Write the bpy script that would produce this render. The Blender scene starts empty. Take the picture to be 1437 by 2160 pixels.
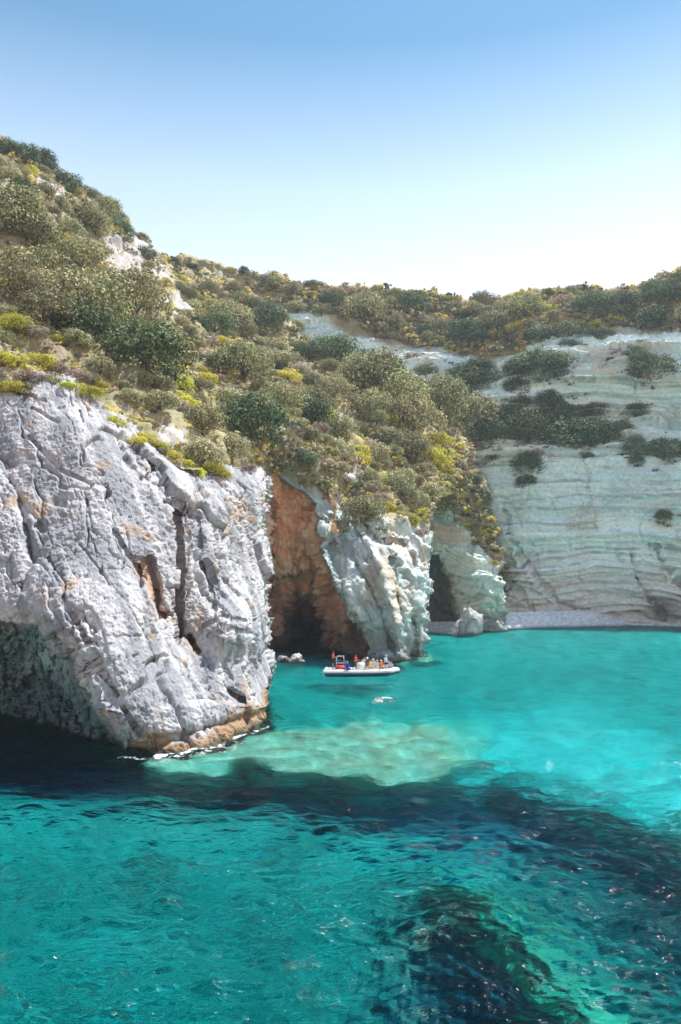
import bpy, bmesh, math, random
import numpy as np
from mathutils import Vector, Matrix

sc = bpy.context.scene
COL = sc.collection
R = math.radians
# ------------------------------------------------------------------ camera
PITCH = math.atan((1223 - 1080) / 1680)          # 28 mm lens on a tall 24 x 36 frame
CAMH = 10.0
cam = bpy.data.cameras.new('camera'); cam_o = bpy.data.objects.new('camera', cam); COL.objects.link(cam_o)
cam.sensor_fit = 'VERTICAL'; cam.sensor_height = 36; cam.lens = 28; cam.clip_end = 6000; cam.clip_start = .1
cam_o.location = (0, 0, CAMH); cam_o.rotation_euler = (math.pi / 2 + PITCH, 0, 0)
sc.camera = cam_o
# ------------------------------------------------------------------ sky and sun
SUN_AZ, SUN_EL = R(44), R(64)
world = bpy.data.worlds.new('World'); sc.world = world; world.use_nodes = True
wn = world.node_tree
sky = wn.nodes.new('ShaderNodeTexSky'); sky.sky_type = 'NISHITA'; sky.sun_disc = False
sky.sun_elevation = SUN_EL; sky.sun_rotation = SUN_AZ
sky.altitude = 0; sky.air_density = 2.0; sky.dust_density = 0.35; sky.ozone_density = 7.0
# clear deep blue overhead, milky towards the horizon all the way round
w_tc = wn.nodes.new('ShaderNodeTexCoord'); w_sp = wn.nodes.new('ShaderNodeSeparateXYZ'); wn.links.new(w_tc.outputs['Generated'], w_sp.inputs[0])
w_rp = wn.nodes.new('ShaderNodeValToRGB'); wn.links.new(w_sp.outputs['Z'], w_rp.inputs[0])
el = w_rp.color_ramp.elements; el[0].position = .26; el[0].color = (1.62, 1.06, .90, 1); el[1].position = .80; el[1].color = (.27, .42, .50, 1)
for ps, cl in ((.45, (1.05, .82, .70, 1)), (.58, (.36, .46, .46, 1))): x = el.new(ps); x.color = cl
w_mx = wn.nodes.new('ShaderNodeMix'); w_mx.data_type = 'RGBA'; w_mx.blend_type = 'MULTIPLY'; w_mx.inputs[0].default_value = 1
wn.links.new(sky.outputs[0], w_mx.inputs[6]); wn.links.new(w_rp.outputs[0], w_mx.inputs[7])
wn.links.new(w_mx.outputs[2], wn.nodes['Background'].inputs[0])
wn.nodes['Background'].inputs[1].default_value = 0.118
sl = bpy.data.lights.new('sun', 'SUN'); sl.energy = 3.7; sl.angle = R(.55); sl.color = (1, .97, .92)
sun_o = bpy.data.objects.new('sun', sl); COL.objects.link(sun_o)
SUN = Vector((math.sin(SUN_AZ) * math.cos(SUN_EL), math.cos(SUN_AZ) * math.cos(SUN_EL), math.sin(SUN_EL)))
sun_o.rotation_euler = SUN.to_track_quat('Z', 'Y').to_euler(); sun_o.location = SUN * 300
vs = sc.view_settings
vs.view_transform = 'Standard'; vs.look = 'None'; vs.gamma = 1; vs.use_curve_mapping = False
vs.exposure = 1.2
sc.cycles.use_denoising = True
sc.cycles.max_bounces = 10; sc.cycles.transparent_max_bounces = 16
sc.cycles.blur_glossy = 1.0; sc.cycles.sample_clamp_indirect = 6; sc.cycles.sample_clamp_direct = 30

# ------------------------------------------------------------------ helpers: numbers
CT, ST = math.cos(PITCH), math.sin(PITCH)
F = 1680.0
def unproj(px, py, Y):
    """point at forward distance Y (metres along the ground) seen in direction px, py of the survey photograph"""
    u = (np.asarray(px, float) - 718.5) / F; v = (1080 - np.asarray(py, float)) / F
    dy = CT - v * ST; dz = ST + v * CT
    k = Y / dy
    return np.stack([u * k, Y + 0 * k, CAMH + dz * k], -1)
def water_Y(py):
    v = (1080 - np.asarray(py, float)) / F
    return CAMH * (CT - v * ST) / -(ST + v * CT)

rs = np.random.RandomState(7)
_PERM = np.concatenate([rs.permutation(256)] * 3)
_G = rs.normal(size=(256, 3)); _G /= np.linalg.norm(_G, axis=1)[:, None]
_G = _G.astype(np.float32)
def perlin(p):
    p = np.asarray(p, np.float32); sh = p.shape[:-1]; p = p.reshape(-1, 3)
    i = np.floor(p).astype(np.int32); f = p - i; i &= 255
    w = f * f * f * (f * (f * 6 - 15) + 10)
    out = np.zeros(len(p), np.float32)
    for dx in (0, 1):
        wx = w[:, 0] if dx else 1 - w[:, 0]
        a = _PERM[i[:, 0] + dx]
        for dy in (0, 1):
            wy = wx * (w[:, 1] if dy else 1 - w[:, 1])
            b = _PERM[a + i[:, 1] + dy]
            for dz in (0, 1):
                g = _G[_PERM[b + i[:, 2] + dz]]
                d = g[:, 0] * (f[:, 0] - dx) + g[:, 1] * (f[:, 1] - dy) + g[:, 2] * (f[:, 2] - dz)
                out += d * wy * (w[:, 2] if dz else 1 - w[:, 2])
    return (out * 1.6).reshape(sh)
def fbm(p, octs=4, gain=.5, lac=2.03):
    o = 0; a = 1.; p = np.asarray(p, np.float32)
    for k in range(octs):
        o = o + a * perlin(p + 17.3 * k); p = p * lac; a *= gain
    return o
def ridged(p, octs=3, gain=.5):
    o = 0; a = 1.; p = np.asarray(p, np.float32); s = 0
    for k in range(octs):
        o = o + a * (1 - np.abs(perlin(p + 31.7 * k)) * 1.7); s += a; p = p * 2.1; a *= gain
    return o / s
def worley(p, seed=0, facet=False):
    """F1, F2 and the id of the nearest feature point, 3-D"""
    p = np.asarray(p, np.float32); sh = p.shape[:-1]; p = p.reshape(-1, 3)
    i = np.floor(p - .5).astype(np.int32); f1 = np.full(len(p), 9., np.float32); f2 = f1.copy(); idn = np.zeros(len(p), np.int32)
    J = .12 + .76 * np.random.RandomState(seed + 5).rand(256, 3).astype(np.float32); off = np.zeros_like(p)
    for dx in (0, 1):
        for dy in (0, 1):
            for dz in (0, 1):
                c = i + np.array([dx, dy, dz], np.int32); m = c & 255
                h = _PERM[_PERM[_PERM[m[:, 0]] + m[:, 1]] + m[:, 2]]
                e = c + J[h] - p; d = np.sqrt((e * e).sum(1))
                n = d < f1
                f2 = np.where(n, f1, np.minimum(f2, d)); idn = np.where(n, h, idn); f1 = np.where(n, d, f1)
                if facet: off[n] = e[n]
    if facet:
        K = np.random.RandomState(seed + 77).normal(size=(256, 4)).astype(np.float32)
        fc = (off * K[idn][:, :3]).sum(1) * .5 + K[idn][:, 3] * .22
        return fc.reshape(sh), (f2 - f1).reshape(sh)
    return f1.reshape(sh), f2.reshape(sh), idn.reshape(sh)
def sstep(a, b, x):
    t = np.clip((x - a) / (b - a), 0, 1); return t * t * (3 - 2 * t)
def in_poly(px, py, poly):
    r = np.zeros(np.shape(px), bool); n = len(poly)
    for k in range(n):
        x0, y0 = poly[k]; x1, y1 = poly[(k + 1) % n]
        if y0 == y1: continue
        c = ((y0 > py) != (y1 > py)) & (px < (x1 - x0) * (py - y0) / (y1 - y0) + x0)
        r ^= c
    return r
def d_line(px, py, pts):
    d = np.full(np.shape(px), 1e9)
    for (x0, y0), (x1, y1) in zip(pts[:-1], pts[1:]):
        vx, vy = x1 - x0, y1 - y0; L = vx * vx + vy * vy + 1e-9
        t = np.clip(((px - x0) * vx + (py - y0) * vy) / L, 0, 1)
        d = np.minimum(d, np.hypot(px - x0 - t * vx, py - y0 - t * vy))
    return d
def sd_poly(px, py, poly):
    """signed distance, positive inside"""
    d = d_line(px, py, list(poly) + [poly[0]])
    return np.where(in_poly(px, py, poly), d, -d)
def tps(ctrl, px, py):
    c = np.array(ctrl, float); x = c[:, :2] / 100.; y = np.log(c[:, 2]); n = len(c)
    def k(r2): return r2 * np.log(r2 + 1e-9) * .5
    D = ((x[:, None] - x[None]) ** 2).sum(-1)
    A = np.zeros((n + 3, n + 3)); A[:n, :n] = k(D) + np.eye(n) * .004
    A[:n, n] = 1; A[:n, n + 1:] = x; A[n, :n] = 1; A[n + 1:, :n] = x.T
    s = np.linalg.solve(A, np.concatenate([y, np.zeros(3)]))
    qx = np.asarray(px, float) / 100.; qy = np.asarray(py, float) / 100.
    o = s[n] + s[n + 1] * qx + s[n + 2] * qy
    for j in range(n):
        o = o + s[j] * k((qx - x[j, 0]) ** 2 + (qy - x[j, 1]) ** 2)
    return np.exp(o)
def mixc(a, b, t):
    t = np.asarray(t)[..., None]; return np.asarray(a) * (1 - t) + np.asarray(b) * t

# ------------------------------------------------------------------ helpers: objects
def mesh_np(name, v, f, mats=(), smooth=False, col=None, extra=None):
    """mesh from numpy arrays (f: n x 3 or n x 4), optional vertex colour 'tint'"""
    v = np.ascontiguousarray(v, np.float32); f = np.ascontiguousarray(f, np.int32)
    m = bpy.data.meshes.new(name); k = f.shape[1]
    m.vertices.add(len(v)); m.vertices.foreach_set('co', v.ravel())
    m.loops.add(f.size); m.loops.foreach_set('vertex_index', f.ravel())
    m.polygons.add(len(f)); m.polygons.foreach_set('loop_start', np.arange(len(f), dtype=np.int32) * k)
    if smooth: m.polygons.foreach_set('use_smooth', np.ones(len(f), bool))
    m.update(calc_edges=True)
    if col is not None:
        a = m.attributes.new('tint', 'FLOAT_COLOR', 'POINT')
        c = np.ones((len(v), 4), np.float32); c[:, :3] = np.clip(col, 0, 1); a.data.foreach_set('color', c.ravel())
    for kx, arr in (extra or {}).items():
        a = m.attributes.new(kx, 'FLOAT', 'POINT'); a.data.foreach_set('value', np.ascontiguousarray(arr, np.float32))
    for mt in mats: m.materials.append(mt)
    return m
def link(name, data, parent=None, loc=(0, 0, 0), rot=(0, 0, 0), scale=(1, 1, 1)):
    o = bpy.data.objects.new(name, data); COL.objects.link(o); o.parent = parent
    o.location = loc; o.rotation_euler = rot; o.scale = scale
    return o
def tag(o, label=None, cat=None, group=None, kind=None):
    if label: o['label'] = label
    if cat: o['category'] = cat
    if group: o['group'] = group
    if kind: o['kind'] = kind
    return o
def mat_new(name):
    m = bpy.data.materials.new(name); m.use_nodes = True
    n = m.node_tree; return m, n, n.nodes['Principled BSDF']
def nd(n, typ, **kw):
    x = n.nodes.new(typ)
    for k, v in kw.items():
        if k.startswith('i_'): x.inputs[k[2:].replace('_', ' ')].default_value = v
        else: setattr(x, k, v)
    return x
def plain(name, c, rough=.6, metal=0., noise=.08):
    m, n, b = mat_new(name)
    t = nd(n, 'ShaderNodeTexNoise'); t.inputs['Scale'].default_value = 9; t.inputs['Detail'].default_value = 4
    g = nd(n, 'ShaderNodeTexCoord'); n.links.new(g.outputs['Object'], t.inputs['Vector'])
    mx = nd(n, 'ShaderNodeMix', data_type='RGBA')
    mx.inputs[6].default_value = (*[x * (1 - noise) for x in c], 1); mx.inputs[7].default_value = (*[min(1, x * (1 + noise)) for x in c], 1)
    n.links.new(t.outputs[0], mx.inputs[0]); n.links.new(mx.outputs[2], b.inputs['Base Color'])
    b.inputs['Roughness'].default_value = rough; b.inputs['Metallic'].default_value = metal
    return m
def rock_mat(name, bump=.25, scale=2.2, spec=.25, lo=.72, hi=1.2):
    """stone: the tint attribute carries the stone's own colours, the nodes add grain and pitting"""
    m, n, b = mat_new(name)
    at = nd(n, 'ShaderNodeAttribute', attribute_name='tint')
    tc = nd(n, 'ShaderNodeTexCoord')
    t = nd(n, 'ShaderNodeTexNoise'); t.inputs['Scale'].default_value = scale; t.inputs['Detail'].default_value = 8; t.inputs['Roughness'].default_value = .68
    n.links.new(tc.outputs['Object'], t.inputs['Vector'])
    mr = nd(n, 'ShaderNodeMapRange'); mr.inputs['From Min'].default_value = .3; mr.inputs['From Max'].default_value = .7
    mr.inputs['To Min'].default_value = lo; mr.inputs['To Max'].default_value = hi
    n.links.new(t.outputs[0], mr.inputs[0])
    mul = nd(n, 'ShaderNodeMix', data_type='RGBA', blend_type='MULTIPLY'); mul.inputs[0].default_value = 1
    cmb = nd(n, 'ShaderNodeCombineColor')
    for k in range(3): n.links.new(mr.outputs[0], cmb.inputs[k])
    n.links.new(at.outputs['Color'], mul.inputs[6]); n.links.new(cmb.outputs[0], mul.inputs[7])
    n.links.new(mul.outputs[2], b.inputs['Base Color'])
    b.inputs['Roughness'].default_value = .9; b.inputs['Specular IOR Level'].default_value = spec
    bp = nd(n, 'ShaderNodeBump'); bp.inputs['Strength'].default_value = bump; bp.inputs['Distance'].default_value = .12
    n.links.new(t.outputs[0], bp.inputs['Height']); n.links.new(bp.outputs[0], b.inputs['Normal'])
    return m
M_ROCK = rock_mat('limestone', .75, 4.0)
M_FAR = rock_mat('layered_marl', .3, 1.3)
M_CAVE = rock_mat('cave_rust_rock', .4, 1.6)

# ------------------------------------------------------------------ terrain sheets
SHEETS = []
def sheet(name, poly, ctrl, step, disp, colour, mat, hole=None, back=14., ragged=5., carve=None, warp=.02):
    px0 = min(p[0] for p in poly) - 8; px1 = max(p[0] for p in poly) + 8
    py0 = min(p[1] for p in poly) - 8; py1 = max(p[1] for p in poly) + 8
    gx = np.arange(px0, px1 + step, step); gy = np.arange(py0, py1 + step, step)
    PX, PY = np.meshgrid(gx, gy)
    wv = np.stack([PX * warp, PY * warp, 0 * PX + 3.3], -1)
    jx = fbm(wv, 4, .6) * ragged; jy = fbm(wv + 50, 4, .6) * ragged
    ins = in_poly(PX + jx, PY + jy, poly)
    if hole is not None: ins &= ~in_poly(PX + jx * .8, PY + jy * .8, hole)
    cx = np.linspace(gx[0], gx[-1], len(gx) // 4 + 2); cy = np.linspace(gy[0], gy[-1], len(gy) // 4 + 2)
    Yc = tps(ctrl, *np.meshgrid(cx, cy))
    Yc = np.stack([np.interp(gx, cx, r_) for r_ in Yc]); Y = np.stack([np.interp(gy, cy, Yc[:, k_]) for k_ in range(len(gx))], 1)
    if carve is not None: Y = Y + carve(PX + jx * .7, PY + jy * .7)
    P = unproj(PX, PY, Y)
    tu = np.gradient(P, axis=1); tv = np.gradient(P, axis=0)
    N = np.cross(tu, tv); N /= np.linalg.norm(N, axis=-1)[..., None] + 1e-9
    view = P - np.array([0, 0, CAMH])
    s = np.sign(-(N * view).sum(-1)); N *= s[..., None]
    idx = np.where(ins)
    p, n_, x_, y_ = P[idx], N[idx], PX[idx], PY[idx]
    d = disp(p, n_, x_, y_)
    q = p + n_ * np.asarray(d)[:, None]
    P[idx] = q
    tu = np.gradient(P, axis=1); tv = np.gradient(P, axis=0)
    N2 = np.cross(tu, tv); N2 /= np.linalg.norm(N2, axis=-1)[..., None] + 1e-9
    s = np.sign(-(N2 * view).sum(-1)); N2 *= s[..., None]
    c = colour(q, n_, x_, y_, np.asarray(d))
    ID = np.full(PX.shape, -1, np.int64); ID[idx] = np.arange(len(q))
    a, b, e, f = ID[:-1, :-1], ID[:-1, 1:], ID[1:, 1:], ID[1:, :-1]
    ok = (a >= 0) & (b >= 0) & (e >= 0) & (f >= 0)
    quads = np.stack([a[ok], f[ok], e[ok], b[ok]], -1)
    # the sides that run back from every free edge, so the rock has thickness
    ed = np.concatenate([quads[:, [k, (k + 1) % 4]] for k in range(4)])
    key = ed[:, 0] * (len(q) + 1) + ed[:, 1]; rkey = ed[:, 1] * (len(q) + 1) + ed[:, 0]
    free = ed[~np.isin(key, rkey)]
    rim = np.unique(free); remap = np.full(len(q), -1, np.int64); verts = [q]; cols = [c]; faces = [quads]
    cur = len(q); prev = np.arange(len(q))
    ray = q[rim] - np.array([0, 0, CAMH]); ray /= np.linalg.norm(ray, axis=1)[:, None]
    for L in back * (np.arange(1, 15) / 14.) ** 1.4:
        remap = np.full(len(q), -1, np.int64); remap[rim] = cur + np.arange(len(rim)); cur += len(rim)
        w_ = q[rim] + ray * L
        w_ = w_ + np.stack([fbm(w_ * .45 + 7, 4, .6), fbm(w_ * .45 + 37, 4, .6), fbm(w_ * .45 + 67, 4, .6)], -1) * .5 * min(1, L / 1.5)
        verts.append(w_); cols.append(c[rim] * (.85 + .3 * fbm(w_ * .6, 3))[:, None])
        faces.append(np.stack([prev[free[:, 0]], remap[free[:, 0]], remap[free[:, 1]], prev[free[:, 1]]], -1))
        prev = remap
    V = np.concatenate(verts); Cc = np.concatenate(cols); Fc = np.concatenate(faces)
    o = link(name, mesh_np(name, V, Fc, [mat], name == 'cave_wall', Cc))
    tag(o, kind='structure')
    SHEETS.append((name, gx, gy, ins, P, N2, step))
    return o
def surf(px, py, only=None):
    """nearest terrain surface seen in that direction: point, normal, sheet"""
    best = None
    for (nm, gx, gy, ins, P, N, st) in SHEETS:
        if only and nm not in only: continue
        i = int(round((px - gx[0]) / st)); j = int(round((py - gy[0]) / st))
        if 0 <= i < len(gx) and 0 <= j < len(gy) and ins[j, i]:
            if best is None or P[j, i, 1] < best[0][1]: best = (P[j, i].copy(), N[j, i].copy(), nm)
    return best

# direction of the slab's fall on the near headland
TD = unproj(300, 1500, 47.5) - unproj(100, 900, 65); TD /= np.linalg.norm(TD)
NS = np.array([.42, -.62, .66]); NS -= TD * (NS @ TD); NS /= np.linalg.norm(NS); CD = np.cross(TD, NS)
def slabco(p, a, b, c): return np.stack([p @ TD * a, p @ CD * b, p @ NS * c], -1)

# ---- near white headland
A_POLY = [(-170, 740), (0, 775), (150, 798), (270, 893), (450, 982), (548, 992), (562, 1015), (556, 1060), (548, 1110), (556, 1160), (566, 1200),
          (562, 1250), (570, 1300), (578, 1350), (583, 1400), (572, 1440), (566, 1480), (566, 1520), (566, 1640), (300, 1720), (0, 1690), (-170, 1690)]
A_CTRL = [(280, 1578, 47.3), (340, 1580, 47), (420, 1560, 49.9), (500, 1535, 53.6), (560, 1508, 58.5), (0, 1535, 59), (60, 1530, 55.5), (150, 1555, 50.5), (210, 1567, 49.2),
          (300, 1690, 46), (450, 1660, 48), (560, 1620, 56), (60, 1660, 56), (-100, 1600, 58), (-150, 1350, 56), (-150, 1000, 64), (-150, 800, 70),
          (155, 1375, 49.6), (215, 1490, 47.6), (95, 1300, 51.3), (0, 1290, 53), (250, 1545, 46.9),
          (60, 1400, 54.5), (105, 1450, 53.5), (160, 1505, 51.0), (30, 1490, 57), (0, 1400, 56),
          (300, 1400, 50.0), (400, 1450, 51.8), (200, 1200, 54.5), (300, 1300, 53), (100, 1000, 61.5), (50, 900, 66), (200, 900, 66), (0, 830, 70), (150, 830, 70.5), (270, 925, 69),
          (400, 1000, 70.5), (350, 1100, 61.5), (450, 1100, 66.5), (530, 1020, 77), (545, 1110, 76), (450, 1250, 61), (545, 1200, 72), (480, 1330, 57.5), (560, 1330, 68), (535, 1430, 60),
          (500, 1480, 55), (578, 1400, 69), (450, 1490, 52.6), (400, 1340, 58), (0, 1100, 58), (60, 1180, 55.5), (0, 760, 74.5), (150, 785, 74.5), (270, 880, 73.5), (450, 970, 78), (540, 985, 82)]
FISS = [([(372, 1075), (384, 1130), (383, 1200), (378, 1260), (382, 1330), (378, 1345)], 6, 2.3), ([(318, 1185), (330, 1240), (334, 1290), (345, 1300)], 9, 1.9),
        ([(400, 1345), (410, 1365), (420, 1375)], 6, 2.5), ([(300, 1195), (296, 1235)], 6, 1.5), ([(310, 1010), (322, 990), (318, 960)], 4, 1.2),
        ([(486, 1460), (500, 1468), (512, 1474)], 5, 1.6), ([(20, 1010), (50, 1060), (90, 1115)], 6, .8), ([(40, 1060), (60, 1130), (70, 1190), (50, 1240)], 9, 1.4),
        ([(180, 1050), (186, 1130), (182, 1165)], 2.5, .5), ([(60, 920), (130, 990), (230, 1040)], 3, .45), ([(70, 860), (110, 885), (120, 890)], 3, .5), ([(168, 868), (172, 890)], 3, .6),
        ([(345, 1060), (420, 1090), (425, 1150)], 4, .7), ([(430, 1190), (446, 1230), (452, 1290)], 5, 1.0), ([(430, 1320), (470, 1300), (520, 1310)], 4, .7),
        ([(440, 1340), (480, 1325), (530, 1335)], 3.5, .6), ([(100, 1180), (150, 1290), (200, 1390), (290, 1540)], 3, .35), ([(190, 1390), (250, 1480), (300, 1560)], 3, .4),
        ([(160, 1140), (260, 1270), (330, 1400)], 2.5, .3), ([(240, 1120), (330, 1250), (400, 1360)], 3, .35)]
def A_carve(x, y):
    o = np.zeros_like(x)
    for pts, w, dep in FISS:
        o += dep * np.exp(-(d_line(x, y, pts) / w) ** 2)
    # rounded boss at the right shoulder and the ledge by the water
    o -= 2.2 * np.exp(-(((x - 490) / 55) ** 2 + ((y - 1320) / 60) ** 2) ** 1.4)
    led = sstep(1478, 1490, y + (x - 430) * .05) * sstep(330, 420, x); o -= 1.1 * led
    notch = np.exp(-((y - (1578 - (x - 280) * .26)) / 9) ** 2) * sstep(250, 300, x); o += .9 * notch
    ov = sd_poly(x, y, [(-200, 1330), (90, 1310), (150, 1385), (170, 1440), (215, 1510), (262, 1572), (200, 1640), (-200, 1640)])
    o += 2.3 * sstep(0, 12, ov) + .6 * sstep(20, 90, ov)
    o += sstep(4, 20, ov) * 1.1 * (np.abs(fbm(np.stack([x * .035, y * .012, 0 * x], -1), 4, .6)) - .2)
    return o
def A_disp(p, n, x, y):
    wq = fbm(p * .18, 3); w3 = np.stack([wq, fbm(p * .22 + 9, 3), fbm(p * .22 + 19, 3)], -1)
    fa, ea = worley(slabco(p, .05, .20, .15) + .25 * w3, 3, True)
    fb, eb = worley(slabco(p, .10, .55, .4) + .30 * w3, 13, True)
    fc, ec = worley(slabco(p, .45, 1.1, 1.0) + .35 * w3, 23, True)
    q = slabco(p, .05, .36, .2) + (wq * .3)[:, None]
    cr = np.clip(ridged(q, 3) - .88, 0, 1) / .12
    q2 = slabco(p, .16, 1.3, .5) + (fbm(p * .4, 2) * .5)[:, None]
    cr2 = np.clip(ridged(q2 + 9, 2) - .88, 0, 1) / .12
    q3 = slabco(p, .40, .13, .3) + (fbm(p * .3 + 3, 3) * .6)[:, None]
    cr3 = np.clip(ridged(q3 + 40, 2) - .925, 0, 1) / .075
    rough = fbm(p * np.array([1.6, 1.6, 1.6]), 5, .72) * .105
    # the great slab is the smoothest face, the upper rim and right shoulder are the most broken
    slab = np.exp(-((d_line(x, y, [(110, 900), (230, 1200), (340, 1440)]) / 120) ** 2))
    r = 1.1 - .8 * np.clip(slab, 0, 1)
    pit = sstep(.15, .6, fbm(p * .25 + 60, 3)) * np.abs(fbm(p * 1.1 + 70, 3)) * .35
    vd = p - np.array([0, 0, CAMH]); vd /= np.linalg.norm(vd, axis=1)[:, None]; fz = np.clip(-(n * vd).sum(1) * 1.8, .12, 1)
    rough = rough * fz; fc = fc * fz; cr2 = cr2 * fz; pit = pit * fz
    return (fa * .75 * (.3 + .7 * r) - np.exp(-(ea / .022) ** 2) * .40 + fb * .30 * (.25 + .75 * r) - np.exp(-(eb / .03) ** 2) * .16 * r + fc * .05 * r
            - cr * .55 - cr2 * .22 - cr3 * .38 - pit * r + rough * (.6 + .6 * r))
def A_col(p, n, x, y, d):
    a = fbm(p * .22 + 5, 4); b = fbm(slabco(p, .06, .8, .4) + 3, 5, .6); g = fbm(p * 1.7, 3)
    c = mixc((.27, .275, .295), (.50, .49, .495), sstep(-.5, .5, a * .7 + b * .9))
    c = mixc(c, (.26, .26, .275), .55 * sstep(.05, .7, -b + g * .5 + .3 * a))
    c = mixc(c, (.42, .27, .15), .55 * sstep(.35, .8, fbm(p * .35 + 20, 4) + .65 * np.exp(-(((x - 510) / 70) ** 2 + ((y - 1060) / 70) ** 2))))
    hol = np.exp(-(d_line(x, y, [(300, 1195), (325, 1240), (338, 1295)]) / 16) ** 2) + np.exp(-(d_line(x, y, [(400, 1345), (415, 1372)]) / 10) ** 2)
    c = mixc(c, (.42, .24, .13), .8 * np.clip(hol, 0, 1))
    c = mixc(c, (.50, .42, .36), .5 * np.exp(-(d_line(x, y, [(385, 1100), (383, 1330)]) / 14) ** 2))
    # weed and rust tide line just above the sea
    wob = .6 * fbm(p * .35 + 4, 5, .6)
    c = mixc(c, mixc((.36, .20, .08), (.22, .16, .10), sstep(-.2, .4, g)), .9 * (1 - sstep(.15, 1.15, p[:, 2] + wob - .5 * sstep(400, 520, x))) * sstep(250, 310, x))
    undercut_shade = sstep(-4, 10, sd_poly(x, y, [(-200, 1340), (90, 1320), (150, 1395), (170, 1450), (215, 1520), (262, 1582), (200, 1640), (-200, 1640)]) + 6 * wob)
    c = mixc(c, mixc((.10, .22, .24), (.22, .36, .36), sstep(-.3, .4, fbm(p * np.array([.5, .5, .15]), 3))), .85 * undercut_shade)  # teal shade of the undercut painted into the rock colour
    c = mixc(c, (.06, .10, .11), .8 * undercut_shade * (1 - sstep(2.0, 6.0, p[:, 2] + 2 * wob)))  # painted shade deepens towards the foot of the undercut
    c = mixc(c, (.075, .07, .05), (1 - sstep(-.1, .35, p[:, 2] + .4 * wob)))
    return c * (1 + .10 * g)[:, None]
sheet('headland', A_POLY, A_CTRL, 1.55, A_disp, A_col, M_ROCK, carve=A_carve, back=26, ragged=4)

# ---- long hillside, with the rock face round the great cave at its foot
H_POLY = [(-170, 210), (0, 305), (60, 343), (110, 368), (180, 398), (240, 432), (290, 492), (350, 532), (420, 562), (490, 580), (530, 620), (590, 668), (640, 722), (760, 772), (860, 800),
          (940, 855), (985, 940), (975, 985), (935, 1045), (908, 1085), (918, 1160), (912, 1220), (905, 1290), (900, 1340), (892, 1378), (888, 1440), (700, 1470), (540, 1450), (515, 1150), (545, 1010),
          (450, 1000), (270, 912), (150, 820), (0, 800), (-170, 780)]
CAVE = [(556, 1012), (585, 1006), (612, 1022), (645, 1042), (672, 1064), (670, 1120), (684, 1170), (704, 1215), (720, 1260), (744, 1300), (764, 1340), (782, 1372), (790, 1500), (500, 1500), (500, 1100), (540, 1060)]
H_CTRL = [(-150, 240, 135), (0, 305, 140), (110, 368, 152), (240, 432, 172), (290, 492, 180), (400, 555, 200), (490, 580, 212), (-150, 500, 100), (-150, 770, 69),
          (0, 450, 113), (0, 600, 92), (0, 700, 80), (0, 800, 69), (150, 500, 132), (150, 650, 100), (150, 780, 76), (150, 815, 71), (280, 560, 152),
          (300, 700, 114), (300, 800, 92), (270, 908, 69), (450, 650, 180), (450, 720, 150), (450, 800, 122), (450, 900, 98), (450, 990, 75),
          (600, 700, 192), (600, 800, 152), (600, 900, 126), (600, 960, 116), (545, 960, 108), (750, 790, 180), (750, 860, 156), (750, 950, 132), (740, 1050, 119), (860, 820, 180), (900, 870, 170),
          (900, 950, 150), (890, 1040, 129), (975, 940, 158), (680, 1000, 117), (560, 990, 115), (660, 1075, 112), (680, 1150, 110), (690, 1230, 108), (730, 1310, 106), (770, 1370, 105),
          (750, 1150, 108), (800, 1090, 113), (850, 1150, 112), (910, 1150, 115), (800, 1250, 103), (850, 1300, 102), (905, 1300, 111), (830, 1391, 100), (885, 1381, 106.5), (785, 1390, 101),
          (830, 1460, 98), (560, 1200, 115), (560, 1400, 112), (740, 1220, 105)]
B_STROKE = [([(700, 1090), (740, 1170), (780, 1240), (820, 1330), (830, 1380)], 6, 1.6), ([(735, 1080), (770, 1150), (800, 1210)], 5, 1.2), ([(770, 1110), (800, 1135), (850, 1145)], 4, 1.6), ([(830, 1180), (838, 1260), (850, 1330)], 5, 1.6),
            ([(700, 1165), (730, 1260), (760, 1320)], 7, 1.8), ([(730, 1290), (745, 1300)], 12, 2.4), ([(872, 1170), (870, 1280), (880, 1370)], 4, 1.4), ([(690, 1140), (700, 1150)], 11, 3.0), ([(660, 1090), (700, 1110), (730, 1100)], 5, 1.5)]
def H_carve(x, y):
    o = np.zeros_like(x)
    for pts, w, dep in B_STROKE: o += dep * np.exp(-(d_line(x, y, pts) / w) ** 2)
    for pts, w, dep in [([(770, 1140), (815, 1220), (835, 1320), (845, 1380)], 12, 2.2), ([(690, 1190), (730, 1250), (775, 1330)], 14, 1.5), ([(890, 1190), (885, 1300), (880, 1370)], 9, 1.3), ([(790, 1085), (860, 1110), (905, 1150)], 14, 1.2)]:
        o -= dep * np.exp(-(d_line(x, y, pts) / w) ** 2)
    return o
TB = unproj(790, 1360, 102) - unproj(700, 1090, 110); TB /= np.linalg.norm(TB)
NB = np.array([.25, -.93, .1]); NB -= TB * (NB @ TB); NB /= np.linalg.norm(NB); CB = np.cross(TB, NB)
B_FACE = [(545, 990), (600, 992), (660, 1035), (720, 1065), (760, 1075), (800, 1075), (850, 1105), (905, 1110), (930, 1130), (930, 1480), (500, 1480), (520, 1050)]
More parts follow.
